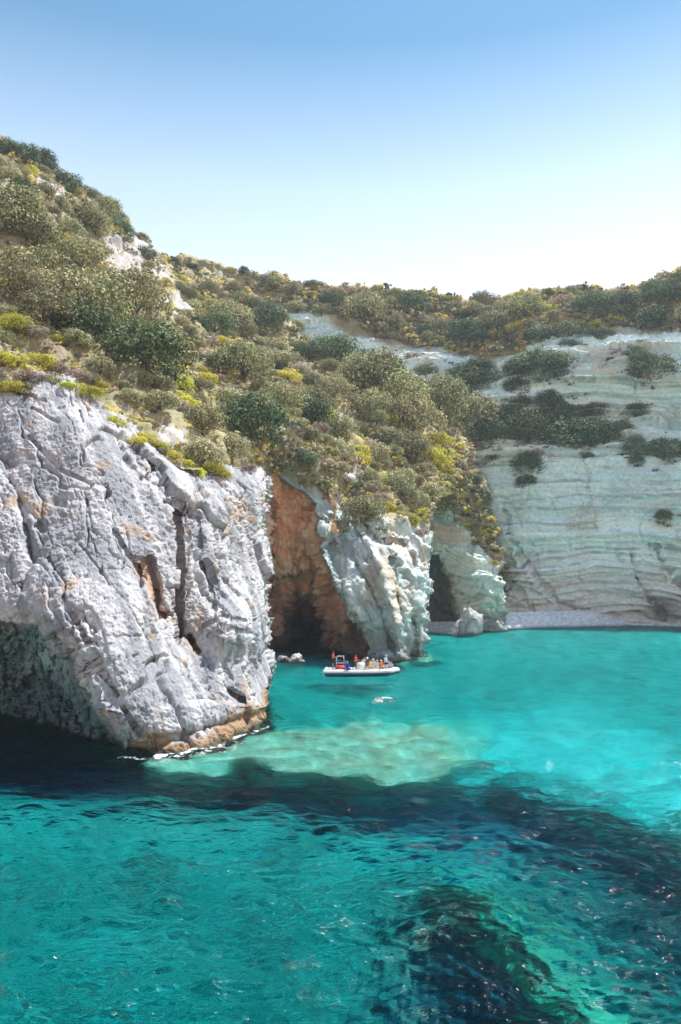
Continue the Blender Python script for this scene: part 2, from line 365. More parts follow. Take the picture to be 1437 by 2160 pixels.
def H_disp(p, n, x, y):
    face = sstep(-18, 22, sd_poly(x, y, B_FACE))
    q = np.stack([p @ TB * .09, p @ CB * .34, p @ NB * .2], -1) + (fbm(p * .2, 2) * .5)[:, None]
    cr = np.clip(ridged(q, 3) - .84, 0, 1) / .16
    wq = fbm(p * .2 + 2, 2)
    w3 = np.stack([wq, fbm(p * .25 + 9, 3), fbm(p * .25 + 19, 3)], -1); tb = lambda a, b, c: np.stack([p @ TB * a, p @ CB * b, p @ NB * c], -1)
    fa, ea = worley(tb(.03, .13, .1) + .25 * w3, 8, True); fb, eb = worley(tb(.07, .36, .3) + .3 * w3, 18, True); fc, ec = worley(tb(.3, .8, .7) + .3 * w3, 28, True)
    bed = np.tanh(3 * perlin(np.stack([p[:, 0] * .05, p[:, 1] * .05, (p[:, 2] + .3 * p[:, 0]) * .55], -1))) * .3
    rk = fa * 1.2 - np.exp(-(ea / .035) ** 2) * .5 + fb * .42 - np.exp(-(eb / .035) ** 2) * .3 + fc * .12 - cr * .6 + bed + fbm(p * .9, 4, .65) * .2
    gully = fbm(np.stack([p[:, 0] * .05, p[:, 1] * .03, p[:, 2] * .03], -1), 4) * 3.2 + fbm(p * .25 + 3, 4, .55) * .9
    return rk * face + gully * (1 - face)
def soil_col(p, x, y):
    a = fbm(p * .09, 3); b = fbm(p * .5 + 7, 3)
    c = mixc((.30, .27, .15), (.42, .37, .18), sstep(-.4, .4, a))
    c = mixc(c, (.36, .33, .30), sstep(.2, .7, b + .3 * a))
    return mixc(c, (.24, .13, .10), .6 * sstep(.35, .8, fbm(p * .15 + 30, 3)))
BARE = [[(205, 510), (240, 500), (300, 560), (285, 600), (235, 580)], [(60, 370), (110, 395), (160, 440), (120, 440), (70, 410)], [(245, 460), (330, 540), (360, 600), (330, 600), (260, 520)],
        [(320, 640), (380, 620), (410, 660), (360, 680)], [(0, 395), (40, 380), (60, 430), (0, 430)], [(330, 900), (390, 920), (380, 940), (330, 925)], [(700, 960), (800, 1010), (790, 1040), (720, 1020)]]
def H_col(p, n, x, y, d):
    face = sstep(-14, 14, sd_poly(x, y, B_FACE) + 10 * fbm(p * .2, 3))
    a = fbm(p * .12 + 5, 4); g = fbm(p * .9, 3)
    r = mixc((.46, .56, .53), (.64, .68, .64), sstep(-.4, .5, a + .5 * g))
    r = mixc(r, (.33, .38, .34), .6 * sstep(.1, .7, fbm(np.stack([p @ TB * .1, p @ CB * .5, p @ NB * .3], -1) + 3, 3)))
    st = fbm(np.stack([p[:, 0] * .35, p[:, 1] * .2, p[:, 2] * .06], -1) + 11, 3)
    r = mixc(r, (.52, .33, .18), .5 * sstep(.3, .8, st + .5 * np.exp(-(((x - 830) / 45) ** 2 + ((y - 1240) / 80) ** 2))))
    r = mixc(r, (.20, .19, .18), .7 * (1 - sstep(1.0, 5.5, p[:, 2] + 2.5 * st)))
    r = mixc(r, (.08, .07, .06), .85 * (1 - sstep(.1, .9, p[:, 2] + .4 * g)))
    s = soil_col(p, x, y); bare = np.zeros(len(x))
    for pl in BARE: bare = np.maximum(bare, sstep(-6, 8, sd_poly(x, y, pl)))
    s = mixc(s, mixc((.42, .40, .38), (.58, .54, .50), sstep(-.3, .4, g)), bare)
    return mixc(s, r, face) * (1 + .08 * g)[:, None]
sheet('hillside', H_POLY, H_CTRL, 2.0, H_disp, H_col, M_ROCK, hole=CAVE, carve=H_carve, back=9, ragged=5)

# ---- inside of the great cave
CV_POLY = [(480, 980), (600, 975), (700, 1030), (720, 1150), (760, 1250), (820, 1330), (830, 1480), (470, 1480)]
CV_CTRL = [(500, 1000, 115), (600, 1000, 117), (680, 1040, 116), (555, 1060, 115), (550, 1200, 116), (560, 1340, 118), (600, 1100, 117), (640, 1100, 117.5), (665, 1110, 115), (610, 1200, 118), (650, 1220, 120),
           (690, 1240, 115), (600, 1330, 120), (655, 1335, 146), (650, 1290, 130), (690, 1330, 117), (730, 1340, 112), (775, 1385, 107), (800, 1350, 108), (600, 1420, 118), (680, 1430, 116), (500, 1420, 118), (780, 1460, 104)]
def C_carve(x, y):
    return (4 * np.exp(-(d_line(x, y, [(622, 1220), (640, 1300), (658, 1365)]) / 9) ** 2) + 2.5 * np.exp(-(d_line(x, y, [(572, 1060), (566, 1200), (570, 1330)]) / 6) ** 2)
            - 3 * np.exp(-(d_line(x, y, [(560, 1030), (556, 1160)]) / 8) ** 2) + 2.2 * np.exp(-(d_line(x, y, [(655, 1080), (650, 1160), (680, 1260)]) / 10) ** 2))
def CV_disp(p, n, x, y):
    fl = fbm(np.stack([p[:, 0] * .45, p[:, 1] * .3, p[:, 2] * .07], -1), 4, .55) * 1.3
    return fl * 1.3 + fbm(p * .6, 4, .65) * .9 - np.clip(ridged(np.stack([p[:, 0] * .3, p[:, 1] * .2, p[:, 2] * .05], -1), 2) - .82, 0, 1) * 6
def CV_col(p, n, x, y, d):
    g = fbm(p * .5, 4); h = fbm(np.stack([p[:, 0] * .5, p[:, 1] * .4, p[:, 2] * .1], -1) + 3, 4)
    c = mixc((.92, .50, .28), (.98, .68, .44), sstep(-.4, .5, g))
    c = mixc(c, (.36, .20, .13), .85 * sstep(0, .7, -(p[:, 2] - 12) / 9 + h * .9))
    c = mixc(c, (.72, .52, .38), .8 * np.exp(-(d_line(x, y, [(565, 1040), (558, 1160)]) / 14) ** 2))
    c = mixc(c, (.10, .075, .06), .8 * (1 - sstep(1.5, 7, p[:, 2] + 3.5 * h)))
    return c * (1 + .15 * h)[:, None]
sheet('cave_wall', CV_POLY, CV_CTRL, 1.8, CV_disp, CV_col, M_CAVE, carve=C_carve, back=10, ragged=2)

# ---- small promontory with the lesser cave
P_POLY = [(840, 960), (930, 930), (985, 925), (1000, 985), (1022, 1060), (1035, 1120), (1056, 1190), (1062, 1240), (1074, 1300), (1078, 1330), (1078, 1400), (850, 1400), (840, 1100)]
P_CTRL = [(850, 970, 152), (985, 935, 168), (1000, 1000, 168), (1050, 1190, 163), (960, 1060, 158), (900, 1060, 158), (900, 1120, 165), (940, 1120, 163), (1000, 1150, 160), (1030, 1250, 156), (960, 1230, 163),
          (930, 1160, 160), (925, 1220, 170), (915, 1290, 184), (940, 1300, 180), (960, 1290, 170), (1000, 1260, 159), (1000, 1320, 164), (1060, 1328, 160), (1075, 1322, 168), (1030, 1335, 158), (960, 1335, 172), (915, 1325, 180), (1040, 1390, 156), (900, 1390, 172), (860, 1250, 175)]
def P_carve(x, y):
    ov = sd_poly(x, y, [(900, 1165), (930, 1175), (950, 1210), (962, 1250), (972, 1290), (985, 1305), (990, 1345), (880, 1345), (885, 1190)])
    return 13 * sstep(0, 12, ov) - 1.2 * np.exp(-(d_line(x, y, [(1045, 1200), (1055, 1260), (1065, 1320)]) / 8) ** 2)
P_FACE = [(880, 1085), (950, 1080), (1000, 1125), (1045, 1185), (1090, 1250), (1090, 1420), (820, 1420), (840, 1100)]
def P_disp(p, n, x, y):
    z = p[:, 2] + .25 * p[:, 0] + fbm(p * .1, 2) * 1.5
    bed = perlin(np.stack([p[:, 0] * .03, p[:, 1] * .03, z * .55], -1)) * .9 + perlin(np.stack([p[:, 0] * .05, p[:, 1] * .05, z * 1.6 + 9], -1)) * .4
    fa, ea = worley(p * np.array([.10, .10, .14]) + .3 * np.stack([fbm(p * .2, 3)] * 3, -1), 4, True); fb, eb = worley(p * np.array([.3, .3, .45]), 14, True)
    return bed + fa * 1.1 + fb * .4 - np.exp(-(eb / .06) ** 2) * .25 - np.exp(-(ea / .04) ** 2) * .4 + fbm(p * .8, 4, .65) * .22
def P_col(p, n, x, y, d):
    face = sstep(-12, 10, sd_poly(x, y, P_FACE) + 8 * fbm(p * .2, 3)); g = fbm(p * .5, 4)
    z = p[:, 2] + .25 * p[:, 0] + fbm(p * .1, 2) * 1.5
    s = fbm(np.stack([p[:, 0] * .03, p[:, 1] * .03, z * .5], -1) + 6, 4)
    r = mixc((.52, .64, .56), (.70, .76, .68), sstep(-.4, .4, s + .3 * g)); r = mixc(r, (.46, .33, .20), .55 * sstep(.2, .7, s - .2 * g))
    r = mixc(r, (.17, .17, .16), .8 * (1 - sstep(1.0, 5, p[:, 2] + 2 * g)))
    return mixc(soil_col(p, x, y), r, face)
sheet('promontory', P_POLY, P_CTRL, 1.8, P_disp, P_col, M_ROCK, carve=P_carve, back=16, ragged=4)

# ---- great layered cliff closing the bay, and the upland above it
D_POLY = [(380, 540), (430, 556), (490, 577), (560, 583), (640, 590), (740, 605), (850, 618), (930, 628), (1020, 634), (1060, 622), (1100, 612), (1180, 610), (1300, 602), (1370, 592), (1437, 572), (1620, 540), (1620, 1345), (900, 1345), (860, 1000), (700, 820), (480, 700)]
D_CTRL = [(400, 555, 214), (500, 578, 218), (560, 585, 221), (640, 592, 223), (740, 606, 226), (850, 618, 229), (930, 628, 231), (1020, 634, 231), (1100, 612, 229), (1180, 610, 225), (1300, 602, 221), (1437, 572, 212), (1600, 545, 200),
          (600, 650, 208), (640, 668, 205), (640, 700, 203), (750, 690, 206), (750, 730, 202), (850, 740, 205), (850, 780, 201), (950, 740, 208), (1000, 700, 212), (950, 800, 199), (1000, 830, 196), (1080, 710, 207), (1130, 700, 203), (1250, 695, 199), (1437, 682, 191), (1600, 670, 184),
          (1150, 800, 192), (1300, 800, 189), (1437, 800, 182), (1050, 880, 192), (1050, 925, 187), (1200, 880, 191), (1200, 930, 186), (1400, 880, 186), (1400, 930, 181), (980, 1000, 188),
          (1050, 1050, 184), (1200, 1100, 179), (1400, 1100, 173), (1050, 1250, 178), (1150, 1285, 181), (1250, 1285, 181), (1400, 1295, 174), (1200, 1340, 186), (1300, 1285, 179), (1600, 1000, 165), (1600, 1320, 160), (1000, 1300, 188), (800, 900, 205), (500, 690, 214)]
def strata(p, w=1.0):
    wx = fbm(p * .035, 3) * 2.2 + .05 * np.abs(p[:, 0] - 55) + .0012 * (p[:, 0] - 50) ** 2
    return p[:, 2] + wx * w
UP = [(380, 500), (1620, 480), (1620, 675), (1437, 684), (1300, 692), (1130, 702), (1100, 760), (1010, 770), (930, 740), (830, 725), (740, 690), (650, 662), (560, 640), (380, 620)]
D_CR = [([(1120, 1205), (1150, 1240), (1180, 1275), (1240, 1290)], 5, 1.6), ([(1330, 1170), (1345, 1230), (1380, 1270), (1400, 1300)], 6, 2.2), ([(1060, 1060), (1080, 1140), (1120, 1200)], 5, 1.2), ([(1380, 1150), (1400, 1200), (1437, 1230)], 6, 1.6),
        ([(1230, 960), (1240, 1060), (1215, 1110)], 4, .7), ([(1300, 1160), (1320, 1215)], 4, 1.1), ([(1080, 1235), (1110, 1270), (1125, 1290)], 5, 1.3)]
def D_carve(x, y):
    o = np.zeros_like(x)
    for pts, w, dep in D_CR: o += dep * np.exp(-(d_line(x, y, pts) / w) ** 2)
    o += 2.5 * np.exp(-(((x - 1390) / 25) ** 2 + ((y - 1285) / 12) ** 2))
    return o
def D_disp(p, n, x, y):
    up = sstep(-10, 14, sd_poly(x, y, UP))
    s = strata(p); X = p[:, 0]; Yq = p[:, 1]
    def lay(f, o): return perlin(np.stack([X * .016 + o, Yq * .016, s * f + o], -1))
    a = lay(.38, 0); b = lay(.95, 7); c = lay(2.1, 3)
    led = np.tanh(a * 5) * .75 + np.tanh(b * 7) * .55 + np.tanh(c * 5) * .3
    gate = lambda o: sstep(-.15, .25, perlin(p * np.array([.035, .035, .12]) + o))
    thin = -np.clip(1 - np.abs(lay(.42, 21)) * 6, 0, 1) ** .5 * 1.5 * gate(3) - np.clip(1 - np.abs(lay(.75, 41)) * 5, 0, 1) ** .5 * 1.1 * gate(13) - np.clip(1 - np.abs(lay(.6, 61)) * 6, 0, 1) ** .5 * 1.2 * gate(23)
    vd = p - np.array([0, 0, CAMH]); vd /= np.linalg.norm(vd, axis=1)[:, None]; fz = np.clip(-(n * vd).sum(1) * 1.7 - .15, .05, 1)
    led = led * fz; thin = thin * fz
    patch = sstep(-.25, .3, fbm(p * .05 + 9, 3) + .15)
    r = fbm(p * .05, 3) * 1.6 + (led + thin) * (.6 + .6 * patch) + fbm(p * np.array([.35, .35, .9]), 4, .6) * .45 - np.clip(ridged(p * np.array([.12, .12, .05]) + 5, 2) - .88, 0, 1) * 8
    soil = fbm(p * .05 + 2, 4) * 2.8 + fbm(p * .3, 3) * .7
    return r * (1 - up) + soil * up
def D_col(p, n, x, y, d):
    up = sstep(-6, 10, sd_poly(x, y, UP) + 14 * fbm(p * .08, 3))
    s = strata(p); g = fbm(p * .3, 4)
    st = fbm(np.stack([p[:, 0] * .012, p[:, 1] * .012, s * .3], -1), 4, .65)
    c = mixc((.65, .85, .84), (.80, .95, .95), sstep(-.5, .5, st + .25 * g))
    fine = perlin(np.stack([p[:, 0] * .03, p[:, 1] * .03, s * 1.7], -1))
    c = mixc(c, (.32, .43, .40), .75 * sstep(.15, .6, fine + .35 * g))
    c = mixc(c, (.52, .42, .28), .30 * sstep(.25, .7, fbm(p * .06 + 40, 3) + .3 * st))
    c = mixc(c, (.74, .73, .72), .8 * (1 - sstep(8, 18, p[:, 2] + 4 * g)))
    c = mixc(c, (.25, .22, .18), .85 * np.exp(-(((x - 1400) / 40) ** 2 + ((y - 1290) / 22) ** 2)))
    gul = np.maximum(np.exp(-(d_line(x, y, [(940, 870), (990, 960), (1015, 1050), (1040, 1150), (1070, 1230)]) / 22) ** 2), .8 * sstep(-6, 10, sd_poly(x, y, [(990, 895), (1090, 860), (1290, 895), (1290, 925), (1100, 925), (990, 930)])))
    c = mixc(c, (.22, .20, .15), .85 * gul * sstep(-.5, .2, g + .3))
    return mixc(c, soil_col(p, x, y), up)
sheet('cliff', D_POLY, D_CTRL, 2.0, D_disp, D_col, M_FAR, carve=D_carve, back=30, ragged=4)

# ---- pebble beaches
def beach(name, pxs, y_w, y_t, zt, col):
    n, m = 160, 26; V = []; C = []
    for i in range(n):
        px = pxs[0] + (pxs[1] - pxs[0]) * i / (n - 1)
        yw = np.interp(px, *y_w); yt = np.interp(px, *y_t)
        a = unproj(px, yw, water_Y(yw)); b = unproj(px, yt, 1.0)
        dirb = b - np.array([0, 0, CAMH]); kb = (zt - CAMH) / dirb[2] if dirb[2] < -1e-4 else 200
        kb = min(max(kb, a[1] + 4), a[1] + 16); bb = np.array([0, 0, CAMH]) + dirb * kb / dirb[1]
        bb[2] = zt
        for j in range(m):
            t = -.6 + 2.0 * j / (m - 1)
            p = a + (bb - a) * t; p[2] = a[2] + (zt) * (t if t < 0 else (t - .25 * math.sin(math.pi * min(t, 1)) * .5))
            V.append(p)
    V = np.array(V); V[:, 2] += fbm(V * .25, 3) * .25 + fbm(V * 1.7, 3) * .09
    V[:, 1] += 1.2 * fbm(V * np.array([.12, 0, 0]) + 4, 3)
    g = fbm(V * 2.2, 4); C = mixc(col, np.array(col) * .72, sstep(-.2, .5, g)); C = mixc(C, (.30, .28, .24), .7 * (1 - sstep(.05, .35, V[:, 2])))
    I = np.arange(n * m).reshape(n, m)
    f = np.stack([I[:-1, :-1], I[1:, :-1], I[1:, 1:], I[:-1, 1:]], -1).reshape(-1, 4)
    return tag(link(name, mesh_np(name, V, f, [M_FAR], True, C)), kind='structure')
beach('beach', (1055, 1620), ((1055, 1150, 1300, 1437, 1620), (1326, 1323, 1320, 1312, 1302)), ((1055, 1150, 1300, 1437, 1620), (1304, 1300, 1296, 1300, 1295)), 2.2, (.86, .86, .87))
beach('cave_beach', (890, 975), ((890, 975), (1334, 1334)), ((890, 975), (1318, 1320)), 1.3, (.50, .47, .42))

# ------------------------------------------------------------------ sea bed and sea
def px_axis(lo, a, b, hi, step, k=1.28):
    core = np.arange(a, b + step, step); L = [core[0]]; s = step
    while L[-1] > lo: s *= k; L.append(L[-1] - s)
    H = [core[-1]]; s = step
    while H[-1] < hi: s *= k; H.append(H[-1] + s)
    return np.concatenate([np.array(L[1:])[::-1], core, np.array(H[1:])])
def grid_faces(ny, nx):
    I = np.arange(ny * nx).reshape(ny, nx)
    return np.stack([I[:-1, :-1], I[1:, :-1], I[1:, 1:], I[:-1, 1:]], -1).reshape(-1, 4)
gx = px_axis(-1500, -120, 1560, 3000, 7.0); gy = px_axis(1252, 1300, 2260, 5200, 5.5)
gy = gy[gy > 1245]
BX, BY = np.meshgrid(gx, gy)
S = unproj(BX, BY, water_Y(BY)); dv = S - np.array([0, 0, CAMH]); dv /= np.linalg.norm(dv, axis=-1)[..., None]
hl = np.hypot(dv[..., 0], dv[..., 1]); ht = hl / 1.333; vt = np.sqrt(1 - ht ** 2)
wq = np.stack([BX * .006, BY * .014, 0 * BX], -1)
WX = BX + 46 * fbm(wq, 4, .6); WY = BY + 17 * fbm(wq + 20, 4, .6)
def soft(poly, w): return sstep(-w, w, sd_poly(WX, WY, poly))
shelf = soft([(310, 1640), (330, 1590), (420, 1560), (560, 1535), (640, 1528), (690, 1520), (780, 1520), (900, 1505), (1010, 1508), (1050, 1530), (1030, 1580), (990, 1620), (900, 1652), (800, 1655), (700, 1645), (600, 1640), (540, 1628), (440, 1632)], 14)
shelf *= 1 - .7 * sstep(900, 1080, WX)
shelf2 = soft([(860, 1390), (900, 1375), (930, 1390), (900, 1408), (850, 1406)], 6)
bright = soft([(1000, 1520), (1200, 1480), (1437, 1560), (1560, 1700), (1437, 1760), (1250, 1700), (1080, 1650), (980, 1660), (800, 1660), (900, 1600)], 60)
band = soft([(-300, 1570), (60, 1590), (300, 1612), (400, 1640), (545, 1640), (640, 1660), (780, 1668), (900, 1662), (1060, 1670), (1180, 1700), (1290, 1745), (1437, 1800), (1700, 1900), (1700, 2050), (1437, 1915), (1330, 1850), (1150, 1800), (900, 1775), (700, 1740), (520, 1705), (300, 1690), (0, 1670), (-300, 1670)], 24)
dark2 = soft([(870, 1900), (930, 1875), (1000, 1930), (1070, 1990), (1060, 2040), (1130, 2110), (1250, 2160), (1300, 2300), (820, 2300), (840, 2160), (830, 2060), (900, 2000), (850, 1950)], 20)
dark3 = soft([(1230, 1900), (1437, 1900), (1600, 1950), (1600, 2060), (1437, 2060), (1300, 1990)], 40)
pale2 = soft([(930, 1850), (1020, 1835), (1090, 1880), (1160, 1960), (1250, 2060), (1400, 2160), (1437, 2300), (1290, 2300), (1200, 2140), (1090, 2050), (1060, 1970), (980, 1900)], 26)
blue = soft([(1100, 1800), (1437, 1870), (1700, 1960), (1700, 2300), (1437, 2190), (1280, 2020), (1150, 1900)], 60)
left = soft([(-400, 1500), (200, 1560), (290, 1585), (270, 1640), (0, 1650), (-400, 1680)], 18)
nz = fbm(np.stack([WX * .012, WY * .035, 0 * WX + 5], -1), 4, .6); nz2 = fbm(np.stack([WX * .03, WY * .09, 0 * WX + 15], -1), 4, .6)
rr = fbm(np.stack([WX * .004, WY * .011, 0 * WX + 25], -1), 3)
DEP = 5.6 + 1.4 * sstep(1750, 1950, BY) + 1.2 * rr + .5 * nz
DEP = DEP * (1 - sstep(1430, 1330, BY) * .35)
DEP = DEP * (1 - .58 * bright) + 3.0 * band + 2.0 * blue + 2.5 * left + 1.0 * dark2
DEP = DEP * (1 - np.maximum(shelf, shelf2)) + (.85 + .3 * nz) * np.maximum(shelf, shelf2)
DEP = DEP * (1 - pale2) + 2.6 * pale2
DEP = np.maximum(DEP, .5)
bc = mixc((.60, .60, .52), (.82, .80, .70), sstep(-.5, .5, nz + .5 * rr))
bc = mixc(bc, (.92, .92, .86), .75 * bright)
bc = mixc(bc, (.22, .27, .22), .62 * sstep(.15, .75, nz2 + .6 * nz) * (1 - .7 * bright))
bc = mixc(bc, (.02, .30, .46), .95 * np.clip(band * (.75 + .5 * nz2 + .4), 0, 1))  # dark weedy bottom, with the water's blue scattered light mixed into its colour
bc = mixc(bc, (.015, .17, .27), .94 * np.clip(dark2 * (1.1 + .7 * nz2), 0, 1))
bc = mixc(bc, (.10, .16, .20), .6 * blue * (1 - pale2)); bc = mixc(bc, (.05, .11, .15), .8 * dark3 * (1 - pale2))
bc = mixc(bc, (.006, .09, .17), .97 * left)  # shadow under the headland's overhang, painted into the bed colour
bc = mixc(bc, mixc((.58, .54, .36), (.84, .79, .60), sstep(-.4, .4, nz2 + nz)), np.maximum(shelf, shelf2))
bc = mixc(bc, mixc((.36, .40, .25), (.70, .68, .48), sstep(-.3, .5, nz2)), .85 * pale2)
bc = mixc(bc, (.03, .05, .05), .75 * sstep(0, 1, np.exp(-(((WX - 735) / 55) ** 2 + ((WY - 1452) / 16) ** 2))))  # the boat's cast shadow, painted on the sea bed
BP = np.stack([S[..., 0] + dv[..., 0] / hl * DEP * ht / vt, S[..., 1] + dv[..., 1] / hl * DEP * ht / vt, -DEP], -1)
M_BED = rock_mat('sandy_sea_bed', .3, .55, .1, .42, 1.3)
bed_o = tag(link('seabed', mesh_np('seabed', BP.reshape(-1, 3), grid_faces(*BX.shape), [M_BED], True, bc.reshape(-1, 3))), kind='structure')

gx = px_axis(-1500, -70, 1510, 3000, 2.6, 1.5); gy = px_axis(1248, 1296, 2220, 5200, 2.4, 1.5); gy = gy[gy > 1240]
WXp, WYp = np.meshgrid(gx, gy)
S = unproj(WXp, WYp, water_Y(WYp)); X, Yw = S[..., 0], S[..., 1]
gap = np.gradient(Yw, axis=0); gap = np.abs(gap) + .02
rg = np.random.RandomState(11); Z = np.zeros_like(X)
amp = .85 + .35 * fbm(np.stack([X * .06, Yw * .06, 0 * X], -1), 2)
dist = .5 * fbm(np.stack([X * .22, Yw * .22, 0 * X + 4], -1), 2)
for L in np.geomspace(.3, 6.0, 52):
    ang = rg.normal(.35, .75); ph = rg.uniform(0, 6.28); k = 2 * math.pi / L
    fade = np.clip((L / (2.6 * gap)) - .6, 0, 1)
    Z += fade * .0130 * L ** .60 * np.sin(k * ((X + dist) * math.sin(ang) + (Yw + dist * .6) * math.cos(ang)) + ph)
Z *= amp
foam = np.zeros_like(X)
for pts, w, s in [([(330, 1594), (390, 1578), (450, 1564), (500, 1554)], 10, .8), ([(250, 1598), (330, 1602), (380, 1595)], 6, .55), ([(400, 1590), (440, 1582), (520, 1566)], 9, .5), ([(500, 1556), (566, 1532)], 6, .6), ([(350, 1572), (440, 1560)], 8, .8), ([(330, 1606), (420, 1594), (500, 1576)], 12, .50), ([(380, 1588), (470, 1570)], 7, .7),
                  ([(792, 1477), (806, 1472), (830, 1473)], 5, .58), ([(792, 1468), (815, 1464)], 4, .5), ([(772, 1462), (800, 1454)], 3, .42), ([(996, 1378), (1050, 1372)], 2.5, .5), ([(1330, 1488), (1437, 1470)], 4, .42), ([(580, 1400), (640, 1402)], 3, .45), ([(800, 1398), (890, 1384)], 2.5, .45)]:
    foam = np.maximum(foam, s * np.exp(-(d_line(WXp, WYp, pts) / w) ** 2))
V = S.copy(); V[..., 2] = Z
nv = V.reshape(-1, 3); ny, nx = X.shape; Fq = grid_faces(ny, nx)
I = np.arange(ny * nx).reshape(ny, nx)
ring = np.concatenate([I[0, :], I[1:, -1], I[-1, -2::-1], I[-2:0:-1, 0]])
low = nv[ring].copy(); low[:, 2] = -15; base = len(nv)
k = np.arange(len(ring)); k2 = (k + 1) % len(ring)
side = np.stack([ring[k], ring[k2], base + k2, base + k], -1)
cen = base + len(ring)
allv = np.concatenate([nv, low, [[0, 150, -15]]]); bot = np.stack([base + k, base + k2, 0 * k + cen, 0 * k + cen], -1)
def sea_mesh():
    m = bpy.data.meshes.new('sea')
    F4 = np.concatenate([Fq, side]); tri = bot[:, :3]
    loops = np.concatenate([F4.ravel(), tri.ravel()]).astype(np.int32)
    st = np.concatenate([np.arange(len(F4)) * 4, len(F4) * 4 + np.arange(len(tri)) * 3]).astype(np.int32)
    m.vertices.add(len(allv)); m.vertices.foreach_set('co', allv.astype(np.float32).ravel())
    m.loops.add(len(loops)); m.loops.foreach_set('vertex_index', loops)
    m.polygons.add(len(st)); m.polygons.foreach_set('loop_start', st); m.polygons.foreach_set('use_smooth', np.ones(len(st), bool))
    m.update(calc_edges=True)
    a = m.attributes.new('foam', 'FLOAT', 'POINT'); fv = np.zeros(len(allv), np.float32); fv[:len(nv)] = foam.ravel(); a.data.foreach_set('value', fv)
    return m
def sea_mat():
    m, n, b = mat_new('sea_water'); out = n.nodes['Material Output']; n.nodes.remove(b)
    tc = nd(n, 'ShaderNodeTexCoord')
    def noise(scale, det, sx=1, sy=1, rot=0, dist=0.):
        mp = nd(n, 'ShaderNodeMapping'); mp.inputs['Scale'].default_value = (sx, sy, 1); mp.inputs['Rotation'].default_value = (0, 0, rot)
        n.links.new(tc.outputs['Object'], mp.inputs[0])
        t = nd(n, 'ShaderNodeTexNoise'); t.inputs['Scale'].default_value = scale; t.inputs['Detail'].default_value = det; t.inputs['Distortion'].default_value = dist
        n.links.new(mp.outputs[0], t.inputs['Vector']); return t
    def bump(h, dist, prev=None, st=1.):
        bp = nd(n, 'ShaderNodeBump'); bp.inputs['Strength'].default_value = st; bp.inputs['Distance'].default_value = dist
        n.links.new(h.outputs[0], bp.inputs['Height'])
        if prev: n.links.new(prev.outputs[0], bp.inputs['Normal'])
        return bp
    b1 = bump(noise(.9, 3, .5, 1.3, .25, .3), .24); b2 = bump(noise(2.6, 3, .55, 1.3, -.15, .4), .10, b1); b3 = bump(noise(6.5, 3, .8, 1.3, .5, .3), .031, b2)
    rf = nd(n, 'ShaderNodeBsdfRefraction'); rf.inputs['IOR'].default_value = 1.33; rf.inputs['Roughness'].default_value = .02; n.links.new(b3.outputs[0], rf.inputs['Normal'])
    gs = nd(n, 'ShaderNodeBsdfGlossy'); gs.inputs['Roughness'].default_value = .045; n.links.new(b3.outputs[0], gs.inputs['Normal'])
    fr = nd(n, 'ShaderNodeFresnel'); fr.inputs['IOR'].default_value = 1.33; n.links.new(b3.outputs[0], fr.inputs['Normal'])
    fm = nd(n, 'ShaderNodeMath', operation='MULTIPLY'); fm.inputs[1].default_value = .38; n.links.new(fr.outputs[0], fm.inputs[0])
    g = nd(n, 'ShaderNodeMixShader'); n.links.new(fm.outputs[0], g.inputs[0]); n.links.new(rf.outputs[0], g.inputs[1]); n.links.new(gs.outputs[0], g.inputs[2])
    at = nd(n, 'ShaderNodeAttribute', attribute_name='foam')
    fn = noise(3.4, 8, 1, .6, 0, 1.2); mr = nd(n, 'ShaderNodeMath', operation='ADD'); n.links.new(at.outputs['Fac'], mr.inputs[0]); n.links.new(fn.outputs[0], mr.inputs[1])
    ramp = nd(n, 'ShaderNodeMapRange'); ramp.inputs['From Min'].default_value = 1.02; ramp.inputs['From Max'].default_value = 1.28; n.links.new(mr.outputs[0], ramp.inputs[0])
    df = nd(n, 'ShaderNodeBsdfDiffuse'); df.inputs[0].default_value = (.82, .85, .86, 1)
    mx = nd(n, 'ShaderNodeMixShader'); n.links.new(ramp.outputs[0], mx.inputs[0]); n.links.new(g.outputs[0], mx.inputs[1]); n.links.new(df.outputs[0], mx.inputs[2])
    n.links.new(mx.outputs[0], out.inputs['Surface'])
    va = nd(n, 'ShaderNodeVolumeAbsorption'); va.inputs[0].default_value = (.0, .945, .955, 1); va.inputs[1].default_value = .5
    n.links.new(va.outputs[0], out.inputs['Volume'])
    return m
sm_ = sea_mesh(); sm_.materials.append(sea_mat())
sea_o = tag(link('sea', sm_), kind='structure')

